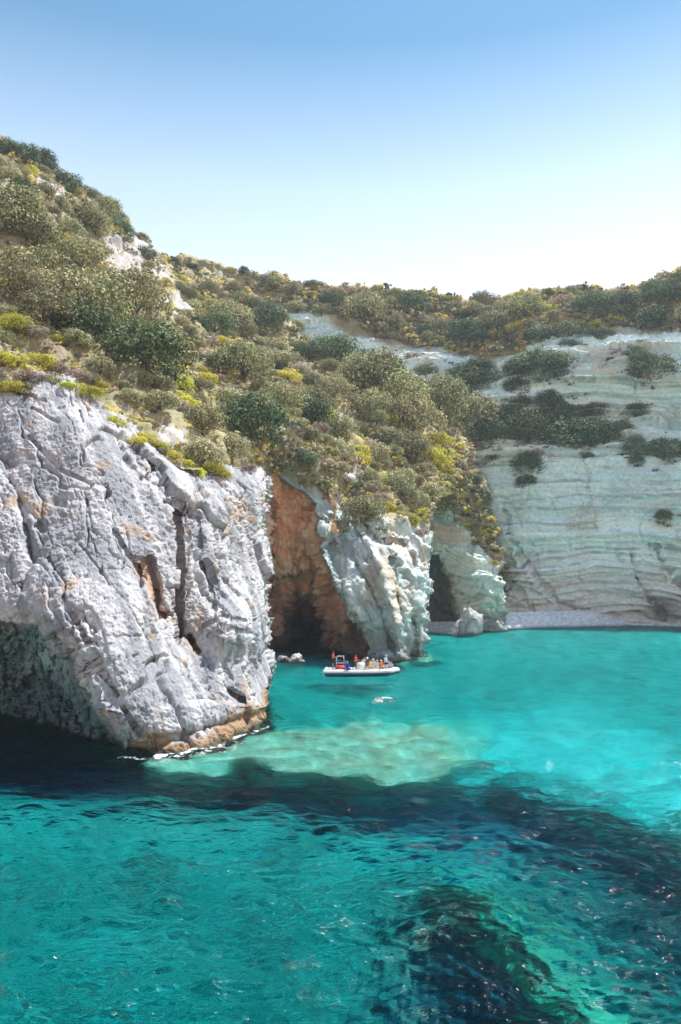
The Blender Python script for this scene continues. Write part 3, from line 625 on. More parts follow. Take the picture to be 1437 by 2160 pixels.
# ------------------------------------------------------------------ vegetation
def leaf_mat(name, dark, light, trans=.30, tint=False):
    m, n, b = mat_new(name); out = n.nodes['Material Output']
    oi = nd(n, 'ShaderNodeObjectInfo'); tc = nd(n, 'ShaderNodeTexCoord'); ge = nd(n, 'ShaderNodeNewGeometry')
    mx = nd(n, 'ShaderNodeMix', data_type='RGBA'); mx.inputs[6].default_value = (*dark, 1); mx.inputs[7].default_value = (*light, 1)
    n.links.new(ge.outputs['Random Per Island'], mx.inputs[0])
    last = mx.outputs[2]
    if tint:
        at = nd(n, 'ShaderNodeAttribute', attribute_name='tint')
        mu = nd(n, 'ShaderNodeMix', data_type='RGBA', blend_type='MULTIPLY'); mu.inputs[0].default_value = 1
        n.links.new(at.outputs['Color'], mu.inputs[6]); n.links.new(last, mu.inputs[7]); last = mu.outputs[2]
    hs = nd(n, 'ShaderNodeHueSaturation')
    mr = nd(n, 'ShaderNodeMapRange'); mr.inputs['To Min'].default_value = .72; mr.inputs['To Max'].default_value = 1.3; n.links.new(oi.outputs['Random'], mr.inputs[0])
    m2 = nd(n, 'ShaderNodeMapRange'); m2.inputs['To Min'].default_value = .482; m2.inputs['To Max'].default_value = .518
    ml = nd(n, 'ShaderNodeMath', operation='FRACT'); mk = nd(n, 'ShaderNodeMath', operation='MULTIPLY'); mk.inputs[1].default_value = 7.31
    n.links.new(oi.outputs['Random'], mk.inputs[0]); n.links.new(mk.outputs[0], ml.inputs[0]); n.links.new(ml.outputs[0], m2.inputs[0])
    if not tint: n.links.new(mr.outputs[0], hs.inputs['Value']); n.links.new(m2.outputs[0], hs.inputs['Hue'])
    n.links.new(last, hs.inputs['Color'])
    n.links.new(hs.outputs[0], b.inputs['Base Color']); b.inputs['Roughness'].default_value = .75; b.inputs['Specular IOR Level'].default_value = .08
    tr = nd(n, 'ShaderNodeBsdfTranslucent'); n.links.new(hs.outputs[0], tr.inputs[0])
    ms = nd(n, 'ShaderNodeMixShader'); ms.inputs[0].default_value = trans
    n.links.new(b.outputs[0], ms.inputs[1]); n.links.new(tr.outputs[0], ms.inputs[2]); n.links.new(ms.outputs[0], out.inputs['Surface'])
    return m
M_LEAF = {'tree': leaf_mat('evergreen_oak_leaves', (.07, .085, .035), (.56, .53, .28), .14), 'dark': leaf_mat('dark_evergreen_leaves', (.025, .05, .025), (.24, .31, .155), .12),
          'shrub': leaf_mat('grey_green_leaves', (.13, .145, .07), (.62, .58, .34), .2), 'broom': leaf_mat('yellow_broom_flowers', (.30, .32, .05), (.82, .74, .13), .3),
          'dry': leaf_mat('dry_brown_twigs', (.20, .14, .11), (.56, .45, .37), .25), 'conifer': leaf_mat('conifer_needles', (.02, .04, .02), (.055, .085, .04), .15)}
M_BARK = plain('bark', (.13, .10, .075), .95, 0, .3)
M_SCRUB = leaf_mat('mixed_scrub', (.7, .7, .7), (1.25, 1.2, 1.15), .28, True)

def quads_at(pos, nrm, size, rg, asp=.62):
    """small leaf faces: diamonds round pos, facing nrm, bent a little"""
    n = len(pos); nrm = nrm / (np.linalg.norm(nrm, axis=1)[:, None] + 1e-9)
    t = rg.normal(size=(n, 3)); t -= nrm * (t * nrm).sum(1)[:, None]; t /= np.linalg.norm(t, axis=1)[:, None] + 1e-9
    b = np.cross(nrm, t); s = np.asarray(size)[:, None]
    V = np.stack([pos - t * s, pos + b * s * asp, pos + t * s, pos - b * s * asp], 1).reshape(-1, 3)
    return V, np.arange(n * 4).reshape(n, 4)
def crown_np(seed, leaves, leaf, puffs, height=1.15, sharp=1.0, conifer=False, low=-.05):
    rg = np.random.RandomState(seed)
    c = []; r = []
    if conifer:
        for i in range(puffs):
            t = (i + .5) / puffs; a = rg.uniform(0, 6.28); rad = (1 - t) * .42 * rg.uniform(.6, 1.1)
            c.append((rad * math.cos(a), rad * math.sin(a), .15 + t * 2.2)); r.append(.34 * (1 - t) + .10)
    else:
        while len(c) < puffs:
            v = rg.normal(size=3); v /= np.linalg.norm(v); v[2] = abs(v[2]) if rg.rand() < .8 else v[2]
            k = rg.uniform(.25, 1) ** .5
            h = (v[2] * .5 + .5) * height
            p = np.array([v[0] * k * .78, v[1] * k * .78, low + h * .80])
            c.append(p); r.append(rg.uniform(.13, .30) * (1.15 - .3 * v[2] * sharp))
    c = np.array(c); r = np.array(r)
    w = r ** 2; w /= w.sum(); ch = rg.choice(len(c), leaves, p=w)
    d = rg.normal(size=(leaves, 3)); d /= np.linalg.norm(d, axis=1)[:, None]; d[:, 2] = np.where((d[:, 2] < 0) & (rg.rand(leaves) < .35), -d[:, 2], d[:, 2])
    rad = r[ch] * (1 + rg.normal(0, .10, leaves)) * np.where(rg.rand(leaves) < .18, rg.uniform(.3, .9, leaves), 1)
    pos = c[ch] + d * rad[:, None]; pos[:, 2] = np.abs(pos[:, 2])
    nrm = d + rg.normal(0, .32, (leaves, 3)) + np.array([0, 0, .25])
    return quads_at(pos, nrm, leaf * rg.uniform(.55, 1.25, leaves), rg)
def tube_np(pts, rad, k=6):
    pts = np.array(pts, float); V = []; Fc = []
    for i, p in enumerate(pts):
        d = pts[min(i + 1, len(pts) - 1)] - pts[max(i - 1, 0)]; d /= np.linalg.norm(d) + 1e-9
        a = np.cross(d, (0, 0, 1) if abs(d[2]) < .9 else (1, 0, 0)); a /= np.linalg.norm(a); b = np.cross(d, a)
        for j in range(k):
            t = 2 * math.pi * j / k; V.append(p + (a * math.cos(t) + b * math.sin(t)) * rad[i])
    for i in range(len(pts) - 1):
        for j in range(k): Fc.append((i * k + j, i * k + (j + 1) % k, (i + 1) * k + (j + 1) % k, (i + 1) * k + j))
    return np.array(V), np.array(Fc)
def join_np(parts):
    V = []; Fc = []; o = 0
    for v, f in parts: V.append(v); Fc.append(f + o); o += len(v)
    return np.concatenate(V), np.concatenate(Fc)
def trunk_np(seed, limbs=5, h=.75):
    rg = np.random.RandomState(seed); parts = [tube_np([(0, 0, -.25), (.02, .01, .1), (.05 * rg.normal(), .05 * rg.normal(), .35), (0, 0, h)], [.07, .055, .045, .015])]
    for i in range(limbs):
        a = i * 6.28 / limbs + rg.uniform(-.4, .4); z = rg.uniform(.12, .35); L = rg.uniform(.4, .6)
        parts.append(tube_np([(0, 0, z), (math.cos(a) * L * .5, math.sin(a) * L * .5, z + .2), (math.cos(a) * L, math.sin(a) * L, z + .42)], [.035, .022, .006], 5))
    return join_np(parts)
PROTO = {}
SPEC = {'tree': (4, 4600, .038, 60, 1.15), 'dark': (3, 4200, .038, 52, 1.05), 'shrub': (4, 2700, .050, 36, .95), 'broom': (4, 2400, .050, 34, .80), 'dry': (3, 1800, .052, 26, .8), 'conifer': (2, 1500, .06, 26, 1.)}
for kd, (nv_, lv, ls, pf, hh) in SPEC.items():
    PROTO[kd] = []
    for i in range(nv_):
        v, f = crown_np(100 + i * 7 + len(kd) * 31, lv, ls, pf, hh, conifer=(kd == 'conifer'))
        tv, tf = trunk_np(300 + i + len(kd), 5 if kd in ('tree', 'dark') else 4, 1.9 if kd == 'conifer' else .6)
        PROTO[kd].append((mesh_np(kd + '_crown', v, f, [M_LEAF[kd]]), mesh_np(kd + '_trunk', tv, tf, [M_BARK], True)))
NAME = {'tree': 'evergreen_tree', 'dark': 'dark_evergreen_tree', 'shrub': 'green_shrub', 'broom': 'yellow_broom_bush', 'dry': 'dry_brown_bush', 'conifer': 'conifer_tree'}
CAT = {'tree': 'tree', 'dark': 'tree', 'shrub': 'shrub', 'broom': 'bush', 'dry': 'bush', 'conifer': 'tree'}
WORD = {'tree': 'olive green evergreen tree', 'dark': 'dark green evergreen tree', 'shrub': 'grey green shrub', 'broom': 'yellow flowering bush', 'dry': 'dry brown bush', 'conifer': 'small pointed conifer'}
rv = np.random.RandomState(21)
PLANTS = []
def plant(px, py, w, kind, zone, hfac=1.0, sink=.16):
    """one plant with crown centre about px, py and crown width w (survey pixels)"""
    by = py + w * .36 * hfac
    s = surf(px, by)
    if s is None: s = surf(px, py)
    if s is None: return
    P, N, nm = s
    r = w * P[1] / F / 2 * (1.65 if kind in ('tree', 'dark') else 1.45)
    i = rv.randint(len(PROTO[kind]))
    if zone == Z_LEDGE: hfac = max(hfac, .8); sink = .32; r *= 1.05
    if px > 955 and py > 1000 and zone != Z_LEDGE: r *= .62
    hfac *= 1.18
    PLANTS.append(dict(p=P, r=r, kind=kind, zone=zone, px=px, py=py, w=w, i=i, h=hfac, rot=rv.uniform(0, 6.28), sink=sink, lean=N))
Z_TOP, Z_LEFT, Z_RIM, Z_MID, Z_CAVE, Z_GUL, Z_UP, Z_LEDGE = ('on the left skyline of the steep hill', 'on the left slope above the white headland', 'along the upper rim of the white headland', 'on the middle of the long slope',
      'on the slope right above the sea caves', 'in the hollow between slope and layered cliff', 'on the upland along the far skyline', 'clinging to the layered cliff')
big = [  # px, py, width, kind, zone, height factor
 (12, 318, 40, 'dark', Z_TOP, 1.1), (40, 335, 48, 'dark', Z_TOP, 1.1), (82, 348, 50, 'dark', Z_TOP, 1.1), (132, 385, 62, 'dark', Z_TOP, .9), (38, 408, 46, 'dark', Z_TOP, 1.2), (95, 385, 34, 'shrub', Z_TOP, 1), (18, 372, 50, 'shrub', Z_TOP, 1),
 (165, 445, 95, 'shrub', Z_TOP, .9), (212, 452, 50, 'tree', Z_TOP, 1.1), (190, 412, 40, 'tree', Z_TOP, .7), (225, 436, 38, 'tree', Z_TOP, .7), (258, 475, 30, 'dark', Z_TOP, .9), (240, 465, 30, 'dark', Z_TOP, 1), (140, 480, 60, 'shrub', Z_TOP, .9), (190, 480, 60, 'tree', Z_TOP, .9),
 (240, 495, 48, 'dark', Z_TOP, 1), (210, 515, 50, 'shrub', Z_TOP, 1), (298, 500, 34, 'shrub', Z_TOP, .8), (346, 505, 26, 'broom', Z_TOP, .6), (330, 520, 30, 'broom', Z_TOP, .8), (300, 545, 40, 'dark', Z_TOP, 1), (365, 550, 28, 'dark', Z_TOP, .9), (383, 590, 26, 'broom', Z_TOP, 1.2), (408, 560, 26, 'dark', Z_TOP, .8),
 (20, 460, 110, 'tree', Z_LEFT, 1), (75, 500, 100, 'tree', Z_LEFT, .9), (30, 540, 110, 'tree', Z_LEFT, 1), (95, 560, 110, 'tree', Z_LEFT, 1), (165, 545, 90, 'tree', Z_LEFT, .9), (140, 610, 130, 'tree', Z_LEFT, 1.1), (200, 630, 130, 'tree', Z_LEFT, 1.1), (180, 680, 120, 'dark', Z_LEFT, 1), (40, 610, 90, 'tree', Z_LEFT, 1),
 (295, 618, 112, 'tree', Z_LEFT, 1.1), (240, 570, 60, 'shrub', Z_LEFT, 1), (90, 670, 90, 'tree', Z_LEFT, .9), (250, 690, 70, 'dark', Z_LEFT, 1), (290, 768, 140, 'dark', Z_LEFT, 1), (340, 740, 70, 'tree', Z_LEFT, 1), (275, 700, 90, 'tree', Z_LEFT, .9), (30, 690, 70, 'broom', Z_LEFT, .8), (20, 750, 70, 'broom', Z_LEFT, .8), (80, 740, 60, 'broom', Z_LEFT, .9), (105, 775, 50, 'shrub', Z_LEFT, 1), (25, 810, 50, 'broom', Z_LEFT, .8),
 (120, 745, 60, 'dry', Z_LEFT, .8), (165, 765, 50, 'dry', Z_LEFT, .8), (60, 700, 60, 'dry', Z_LEFT, .7), (210, 770, 60, 'shrub', Z_LEFT, .9), (160, 720, 60, 'shrub', Z_LEFT, .8),
 (155, 805, 46, 'broom', Z_RIM, .7), (190, 822, 50, 'broom', Z_RIM, .8), (225, 840, 52, 'broom', Z_RIM, .9), (250, 868, 46, 'broom', Z_RIM, 1), (278, 900, 40, 'broom', Z_RIM, .9), (305, 920, 44, 'broom', Z_RIM, .9), (285, 935, 34, 'broom', Z_RIM, .7), (335, 935, 40, 'broom', Z_RIM, .8), (365, 950, 44, 'broom', Z_RIM, .8), (395, 965, 40, 'broom', Z_RIM, .8), (420, 985, 36, 'broom', Z_RIM, .9), (455, 980, 46, 'broom', Z_RIM, .9), (475, 995, 34, 'broom', Z_RIM, .8),
 (345, 945, 30, 'dry', Z_RIM, .8), (322, 900, 24, 'dry', Z_RIM, .8), (435, 940, 80, 'shrub', Z_RIM, 1.1), (480, 940, 60, 'shrub', Z_RIM, 1.1), (420, 900, 70, 'tree', Z_RIM, 1), (380, 880, 40, 'dry', Z_RIM, .8), (500, 965, 40, 'shrub', Z_RIM, 1), (525, 985, 34, 'dry', Z_RIM, .8), (465, 1005, 24, 'dry', Z_RIM, .8),
 (325, 860, 70, 'shrub', Z_LEFT, .9), (310, 830, 60, 'shrub', Z_LEFT, .8), (270, 840, 50, 'shrub', Z_LEFT, .8), (370, 820, 50, 'broom', Z_MID, .9), (390, 850, 46, 'broom', Z_MID, 1),
 (480, 660, 90, 'tree', Z_MID, .9), (565, 665, 64, 'dark', Z_MID, 1.1), (450, 690, 60, 'dark', Z_MID, .9), (510, 690, 60, 'tree', Z_MID, .9), (540, 640, 44, 'dark', Z_MID, 1), (470, 760, 70, 'shrub', Z_MID, 1), (510, 780, 100, 'tree', Z_MID, 1), (530, 880, 120, 'dark', Z_MID, 1), (570, 870, 70, 'tree', Z_MID, 1), (480, 830, 70, 'shrub', Z_MID, 1), (430, 760, 60, 'broom', Z_MID, .8), (600, 795, 60, 'broom', Z_MID, .6),
 (650, 870, 90, 'dark', Z_MID, .9), (655, 855, 60, 'tree', Z_MID, 1), (620, 840, 50, 'shrub', Z_MID, 1), (700, 830, 60, 'tree', Z_MID, 1), (620, 680, 40, 'shrub', Z_MID, 1), (660, 800, 60, 'shrub', Z_MID, 1), (570, 740, 60, 'shrub', Z_MID, 1), (690, 870, 40, 'broom', Z_MID, 1.1), (720, 895, 60, 'shrub', Z_MID, 1.1),
 (745, 800, 70, 'tree', Z_MID, 1.1), (790, 815, 100, 'tree', Z_MID, 1.1), (835, 850, 90, 'tree', Z_MID, 1.1), (780, 870, 70, 'tree', Z_MID, 1), (870, 890, 84, 'tree', Z_MID, 1.2), (820, 920, 60, 'shrub', Z_MID, 1.1), (925, 840, 80, 'tree', Z_GUL, 1.2), (880, 820, 60, 'dark', Z_GUL, 1), (930, 950, 60, 'broom', Z_CAVE, 1.5), (925, 920, 46, 'broom', Z_CAVE, 1), (945, 980, 40, 'broom', Z_CAVE, 1),
 (880, 940, 60, 'tree', Z_MID, 1.3), (860, 985, 60, 'shrub', Z_CAVE, 1), (700, 745, 90, 'dark', Z_GUL, .8), (770, 765, 60, 'dark', Z_GUL, 1), (650, 745, 60, 'dark', Z_GUL, .9), (830, 790, 50, 'dark', Z_GUL, .9), (960, 835, 80, 'dark', Z_GUL, 1), (1000, 880, 80, 'tree', Z_GUL, 1.2), (1040, 870, 46, 'tree', Z_GUL, 1.1), (975, 800, 60, 'dark', Z_GUL, .9),
 (640, 935, 44, 'shrub', Z_CAVE, 1), (650, 990, 38, 'dark', Z_CAVE, 1), (710, 940, 60, 'shrub', Z_CAVE, 1), (770, 1075, 70, 'tree', Z_CAVE, 1), (800, 1050, 40, 'dry', Z_CAVE, .8), (760, 960, 40, 'broom', Z_CAVE, 1), (800, 940, 50, 'shrub', Z_CAVE, 1.1), (830, 1020, 60, 'shrub', Z_CAVE, 1), (855, 1040, 50, 'shrub', Z_CAVE, 1), (780, 1000, 50, 'shrub', Z_CAVE, 1), (820, 1060, 40, 'broom', Z_CAVE, 1), (870, 1090, 34, 'broom', Z_CAVE, 1.1), (895, 1110, 30, 'dry', Z_CAVE, .9), (880, 1050, 46, 'shrub', Z_CAVE, 1),
 (915, 1020, 46, 'shrub', Z_CAVE, 1), (900, 980, 44, 'shrub', Z_CAVE, 1), (945, 1040, 40, 'shrub', Z_CAVE, 1), (960, 1070, 40, 'shrub', Z_CAVE, 1), (985, 1095, 34, 'broom', Z_CAVE, 1), (975, 1040, 34, 'broom', Z_CAVE, 1), (1005, 1120, 30, 'shrub', Z_CAVE, 1), (1020, 1150, 30, 'dry', Z_CAVE, 1), (1040, 1185, 30, 'broom', Z_CAVE, .9), (995, 1010, 40, 'dark', Z_GUL, 1), (1015, 1045, 50, 'dark', Z_GUL, 1.1), (1030, 1110, 30, 'dark', Z_GUL, 1.2), (1045, 1160, 24, 'dark', Z_GUL, 1.2), (985, 960, 46, 'dry', Z_GUL, 1), (1060, 1215, 20, 'dark', Z_GUL, 1.1), (1000, 940, 50, 'dry', Z_GUL, .7), (1040, 955, 40, 'dry', Z_GUL, .6),
 (485, 572, 24, 'broom', Z_UP, .9), (513, 575, 16, 'dark', Z_UP, 1.2), (556, 572, 16, 'conifer', Z_UP, 1), (700, 640, 46, 'dark', Z_UP, 1), (765, 655, 74, 'tree', Z_UP, 1), (860, 640, 60, 'dark', Z_UP, .9), (800, 608, 20, 'broom', Z_UP, .9), (975, 700, 70, 'dark', Z_UP, .9), (1000, 655, 40, 'tree', Z_UP, 1), (1110, 660, 60, 'tree', Z_UP, 1), (1180, 608, 16, 'conifer', Z_UP, .7), (1237, 618, 24, 'conifer', Z_UP, .8), (1310, 640, 70, 'dark', Z_UP, 1),
 (1385, 610, 44, 'dark', Z_UP, 1), (1420, 620, 60, 'dark', Z_UP, 1.1), (1100, 620, 40, 'broom', Z_UP, .8), (1003, 622, 30, 'broom', Z_UP, .8), (1250, 650, 60, 'dark', Z_UP, 1.1), (1060, 650, 50, 'shrub', Z_UP, 1), (930, 680, 60, 'shrub', Z_UP, 1), (1200, 690, 60, 'dark', Z_UP, .8), (1140, 700, 60, 'dark', Z_UP, .8), (1380, 660, 70, 'dark', Z_UP, .8), (1040, 690, 60, 'tree', Z_UP, 1), (620, 610, 44, 'shrub', Z_UP, .8), (660, 600, 30, 'tree', Z_UP, .8), (1437, 590, 50, 'dark', Z_UP, 1),
 (1140, 765, 100, 'dark', Z_LEDGE, .55), (1100, 765, 60, 'dark', Z_LEDGE, .7), (985, 775, 70, 'dark', Z_LEDGE, .7), (1030, 790, 50, 'dark', Z_LEDGE, .7), (1375, 770, 74, 'dark', Z_LEDGE, .9), (1340, 740, 40, 'dark', Z_LEDGE, 1.1), (1335, 780, 34, 'dry', Z_LEDGE, 1), (1110, 975, 46, 'dark', Z_LEDGE, 1.2), (1130, 945, 40, 'dry', Z_LEDGE, 1), (1110, 1015, 30, 'dark', Z_LEDGE, 1), (1242, 957, 20, 'dark', Z_LEDGE, 1), (1340, 935, 46, 'dark', Z_LEDGE, 1.2), (1345, 965, 24, 'dark', Z_LEDGE, 1.2), (1425, 950, 44, 'dark', Z_LEDGE, 1.2), (1400, 1085, 30, 'dark', Z_LEDGE, 1), (1255, 855, 50, 'dark', Z_LEDGE, .9), (1340, 862, 36, 'dark', Z_LEDGE, .7),
 (1100, 840, 40, 'dark', Z_LEDGE, 1.1), (1150, 880, 70, 'dark', Z_LEDGE, 1), (1200, 895, 90, 'dark', Z_LEDGE, .8), (1250, 905, 80, 'dark', Z_LEDGE, .7), (1110, 895, 70, 'dark', Z_LEDGE, .9), (1060, 900, 60, 'dark', Z_LEDGE, .9), (1215, 855, 34, 'dark', Z_LEDGE, .8), (1175, 860, 56, 'dark', Z_LEDGE, 1), (1080, 870, 60, 'dark', Z_LEDGE, 1), (1130, 915, 60, 'dark', Z_LEDGE, .8), (1225, 915, 60, 'dark', Z_LEDGE, .8), (1290, 915, 44, 'dark', Z_LEDGE, .8), (1020, 905, 60, 'dark', Z_LEDGE, .9), (1170, 770, 46, 'dark', Z_LEDGE, .8), (1010, 765, 50, 'dark', Z_LEDGE, .9), (1355, 755, 40, 'dark', Z_LEDGE, 1), (1155, 840, 50, 'dark', Z_LEDGE, 1), (1090, 810, 40, 'dark', Z_LEDGE, .9), (1400, 935, 50, 'dark', Z_LEDGE, 1), (1310, 900, 40, 'dark', Z_LEDGE, .8), (1200, 715, 40, 'dark', Z_LEDGE, .7), (1080, 1240, 16, 'dark', Z_LEDGE, 1.2), (1270, 700, 40, 'dark', Z_LEDGE, .6), (900, 770, 40, 'dark', Z_LEDGE, .7), (870, 745, 30, 'dry', Z_LEDGE, .8), (1290, 745, 20, 'dry', Z_LEDGE, .7)]
for b in big: plant(*b)
# more plants between the ones picked out above, spread over the vegetated slopes
ZONES = [([(0, 320), (110, 370), (240, 440), (340, 540), (420, 570), (420, 640), (330, 600), (250, 560), (150, 480), (0, 420)], Z_TOP, 14, (24, 44)),
         ([(0, 430), (150, 500), (270, 590), (360, 690), (380, 800), (330, 880), (270, 860), (150, 790), (0, 770)], Z_LEFT, 26, (34, 60)),
         ([(400, 600), (500, 600), (640, 740), (760, 800), (860, 860), (850, 960), (720, 930), (560, 930), (430, 880), (370, 760), (370, 660)], Z_MID, 62, (26, 52)),
         ([(600, 940), (720, 940), (880, 960), (960, 1000), (1040, 1180), (1000, 1130), (940, 1070), (870, 1090), (780, 1060), (700, 1010)], Z_CAVE, 40, (18, 36)),
         ([(500, 590), (740, 612), (1000, 640), (1180, 615), (1437, 585), (1437, 675), (1140, 690), (1090, 740), (940, 725), (830, 710), (740, 675), (620, 640)], Z_UP, 95, (18, 42))]
def far_enough(x, y, w):
    return all((q['px'] - x) ** 2 + ((q['py'] - y) * 1.3) ** 2 > (.36 * (w + q['w'])) ** 2 for q in PLANTS)
for poly, zone, cnt, (w0, w1) in ZONES:
    pr = np.array(poly); got = tries = 0
    while got < cnt and tries < cnt * 60:
        tries += 1
        x = rv.uniform(pr[:, 0].min(), pr[:, 0].max()); y = rv.uniform(pr[:, 1].min(), pr[:, 1].max()); w = rv.uniform(w0, w1)
        if not in_poly(np.array([x]), np.array([y]), poly)[0] or not far_enough(x, y, w): continue
        if any(in_poly(np.array([x]), np.array([y + w * .3]), b)[0] for b in BARE): continue
        kd = rv.choice(['tree', 'shrub', 'broom', 'dry', 'dark'], p=[.24, .36, .20, .10, .10])
        plant(x, y, w, kd, zone, rv.uniform(.8, 1.1)); got += 1
ORD = 'first second third fourth fifth sixth seventh eighth ninth tenth eleventh twelfth thirteenth fourteenth fifteenth sixteenth seventeenth eighteenth nineteenth twentieth'.split()
TENS = {2: 'twenty', 3: 'thirty', 4: 'forty', 5: 'fifty', 6: 'sixty'}
def ordinal(i):
    if i < 20: return ORD[i]
    t, u = divmod(i + 1, 10)
    return (TENS[t][:-1] + 'ieth') if u == 0 else TENS[t] + '-' + ORD[u - 1]
byset = {}
for q in PLANTS: byset.setdefault((q['kind'], q['zone']), []).append(q)
GRP = {'tree': 'olive green evergreen trees', 'dark': 'dark green evergreen trees', 'shrub': 'grey green shrubs', 'broom': 'yellow flowering bushes', 'dry': 'dry brown bushes', 'conifer': 'small conifers'}
for (kd, zone), L in byset.items():
    L.sort(key=lambda q: q['px'])
    for i, q in enumerate(L):
        if len(L) == 1: lab = 'the only ' + WORD[kd] + ' ' + zone
        elif i == 0: lab = 'leftmost ' + WORD[kd] + ' ' + zone
        elif i == len(L) - 1: lab = 'rightmost ' + WORD[kd] + ' ' + zone
        else: lab = WORD[kd] + ', ' + ordinal(i) + ' from the left ' + zone
        r = q['r']; P = q['p']
        e = link(NAME[kd], None, None, (P[0], P[1], P[2] - r * q['sink']), (0, 0, q['rot']))
        e.empty_display_size = .5
        tag(e, lab, CAT[kd], GRP[kd] + ' ' + zone)
        cm, tm = PROTO[kd][q['i']]
        link('crown', cm, e, scale=(r, r, r * q['h'])); link('trunk', tm, e, scale=(r, r, r * q['h'] * (.35 if zone == Z_LEDGE else 1)))

# ---- low scrub between them: nobody could count it
def scrub(n, seed):
    rg = np.random.RandomState(seed); protos = [crown_np(900 + i, 46, .20, 5, .7) for i in range(6)]
    allV = []; allF = []; allC = []; off = 0
    zones = [(H_POLY, 4700), ([(500, 580), (740, 606), (1020, 636), (1180, 612), (1437, 574), (1500, 560), (1500, 672), (1437, 682), (1300, 690), (1130, 700), (1100, 750), (1010, 762), (930, 735), (830, 718), (740, 682), (650, 655), (560, 635)], 2000),
             ([(905, 1000), (985, 940), (1000, 1000), (1025, 1080), (1052, 1190), (1040, 1190), (1000, 1128), (950, 1080), (900, 1080)], 330), ([(1000, 880), (1090, 860), (1290, 895), (1280, 925), (1100, 922), (1000, 935)], 160),
             ([(940, 860), (990, 930), (1020, 1040), (1050, 1130), (1085, 1230), (1060, 1230), (1010, 1060), (960, 950)], 120)]
    pal = np.array([(.38, .35, .16), (.34, .33, .20), (.22, .23, .12), (.62, .54, .16), (.48, .37, .26), (.42, .39, .35), (.12, .15, .09), (.72, .60, .12), (.54, .48, .36)]); pw = np.array([.2, .18, .14, .1, .11, .1, .07, .05, .05])
    for poly, cnt in zones:
        pr = np.array(poly); K = cnt * 6
        xs = rg.uniform(max(-165, pr[:, 0].min()), pr[:, 0].max(), K); ys = rg.uniform(pr[:, 1].min(), pr[:, 1].max(), K)
        ok = in_poly(xs, ys, poly); ok &= ~(in_poly(xs, ys, B_FACE) & ((rg.rand(K) < .95) | (ys > 1130)))
        for b in BARE: ok &= ~(in_poly(xs, ys, b) & (rg.rand(K) < .8))
        for x, y in list(zip(xs[ok], ys[ok]))[:cnt]:
            s = surf(x, y)
            if s is None or s[2] in ('headland', 'cave_wall'): continue
            P = s[0]
            r = rg.uniform(8, 25) * P[1] / F * (1. if P[1] > 100 else .8)
            v, f = protos[rg.randint(6)]; a = rg.uniform(0, 6.28); ca, sa = math.cos(a), math.sin(a)
            w = np.stack([v[:, 0] * ca - v[:, 1] * sa, v[:, 0] * sa + v[:, 1] * ca, v[:, 2] * rg.uniform(.7, 1.1) - .1], -1) * r + P
            c = pal[rg.choice(len(pal), p=pw)] * rg.uniform(.9, 1.45)
            allV.append(w); allF.append(f + off); off += len(w); allC.append(np.tile(c, (len(w), 1)))
    for k in range(70):                                                     # tufts rooted in the cracks of the white headland
        x = rg.uniform(-20, 550); y = rg.uniform(830, 1300); s = surf(x, y, ('headland',))
        if s is None or not (rg.rand() < .35 or abs(y - 1010 - (x - 400) * .5) < 90): continue
        P = s[0]; r = rg.uniform(3, 7) * P[1] / F; v, f = protos[rg.randint(6)]; w = v * r + P - np.array([0, 0, .2 * r])
        c = np.array([(.34, .30, .10), (.50, .34, .18), (.24, .24, .11), (.56, .50, .12)][rg.randint(4)]); allV.append(w); allF.append(f + off); off += len(w); allC.append(np.tile(c, (len(w), 1)))
    for q in [q for q in PLANTS if q['zone'] in (Z_LEDGE, Z_GUL)]:          # thin growth trailing round the cliff plants
        for k in range(9):
            s = surf(q['px'] + rg.normal(0, .55) * q['w'], q['py'] + q['w'] * (.1 + rg.normal(0, .35)))
            if s is None or s[0][1] < 140: continue
            P = s[0]; r = rg.uniform(4, 11) * P[1] / F; v, f = protos[rg.randint(6)]
            w = v * np.array([1, 1, .9]) * r + P - np.array([0, 0, .3 * r]); c = np.array([(.10, .13, .08), (.22, .22, .14), (.36, .31, .25)][rg.randint(3)]) * rg.uniform(.8, 1.2)
            allV.append(w); allF.append(f + off); off += len(w); allC.append(np.tile(c, (len(w), 1)))
    return np.concatenate(allV), np.concatenate(allF), np.concatenate(allC)
v, f, c = scrub(0, 5)
tag(link('low_scrub', mesh_np('low_scrub', v, f, [M_SCRUB], False, c)), 'low mixed scrub and dry grass covering the slopes', 'scrub', kind='stuff')

# ------------------------------------------------------------------ loose rocks
def boulder(name, px, py, wpx, hpx, seed, label, col=(.5, .5, .47), asp=.9, Y=None):
    Y0 = Y or float(water_Y(py)); c = unproj(px, py, Y0); w = wpx * Y0 / F / 2; h = hpx * Y0 / F
    bm = bmesh.new(); bmesh.ops.create_icosphere(bm, subdivisions=5, radius=1); v = np.array([q.co[:] for q in bm.verts]); f = np.array([[q.index for q in t.verts] for t in bm.faces]); bm.free()
    fa, ea = worley(v * 1.3 + seed * 3.7, seed, True); fb, eb = worley(v * 3.1 + seed, seed + 3, True)
    d = 1 + fa * .28 + fb * .09 + fbm(v * 4 + seed, 4, .6) * .06 + fbm(v * .9 + seed * 2, 2) * .25
    q = v * d[:, None]; q[:, 0] += q[:, 2] * .12
    q = np.stack([q[:, 0] * w, q[:, 1] * w * asp, np.where(q[:, 2] > 0, q[:, 2] * h * (1 - .15 * np.abs(q[:, 0])), q[:, 2] * 1.5)], -1)
    g = fbm(q * .8, 4); cc = mixc(np.array(col) * .75, np.array(col) * 1.15, sstep(-.4, .4, g)); cc = mixc(cc, (.10, .09, .07), .85 * (1 - sstep(.1, .8, q[:, 2] + .3 * g)))
    o = link(name, mesh_np(name, q, f, [M_ROCK], True, cc), None, c)
    return tag(o, label, 'rock')
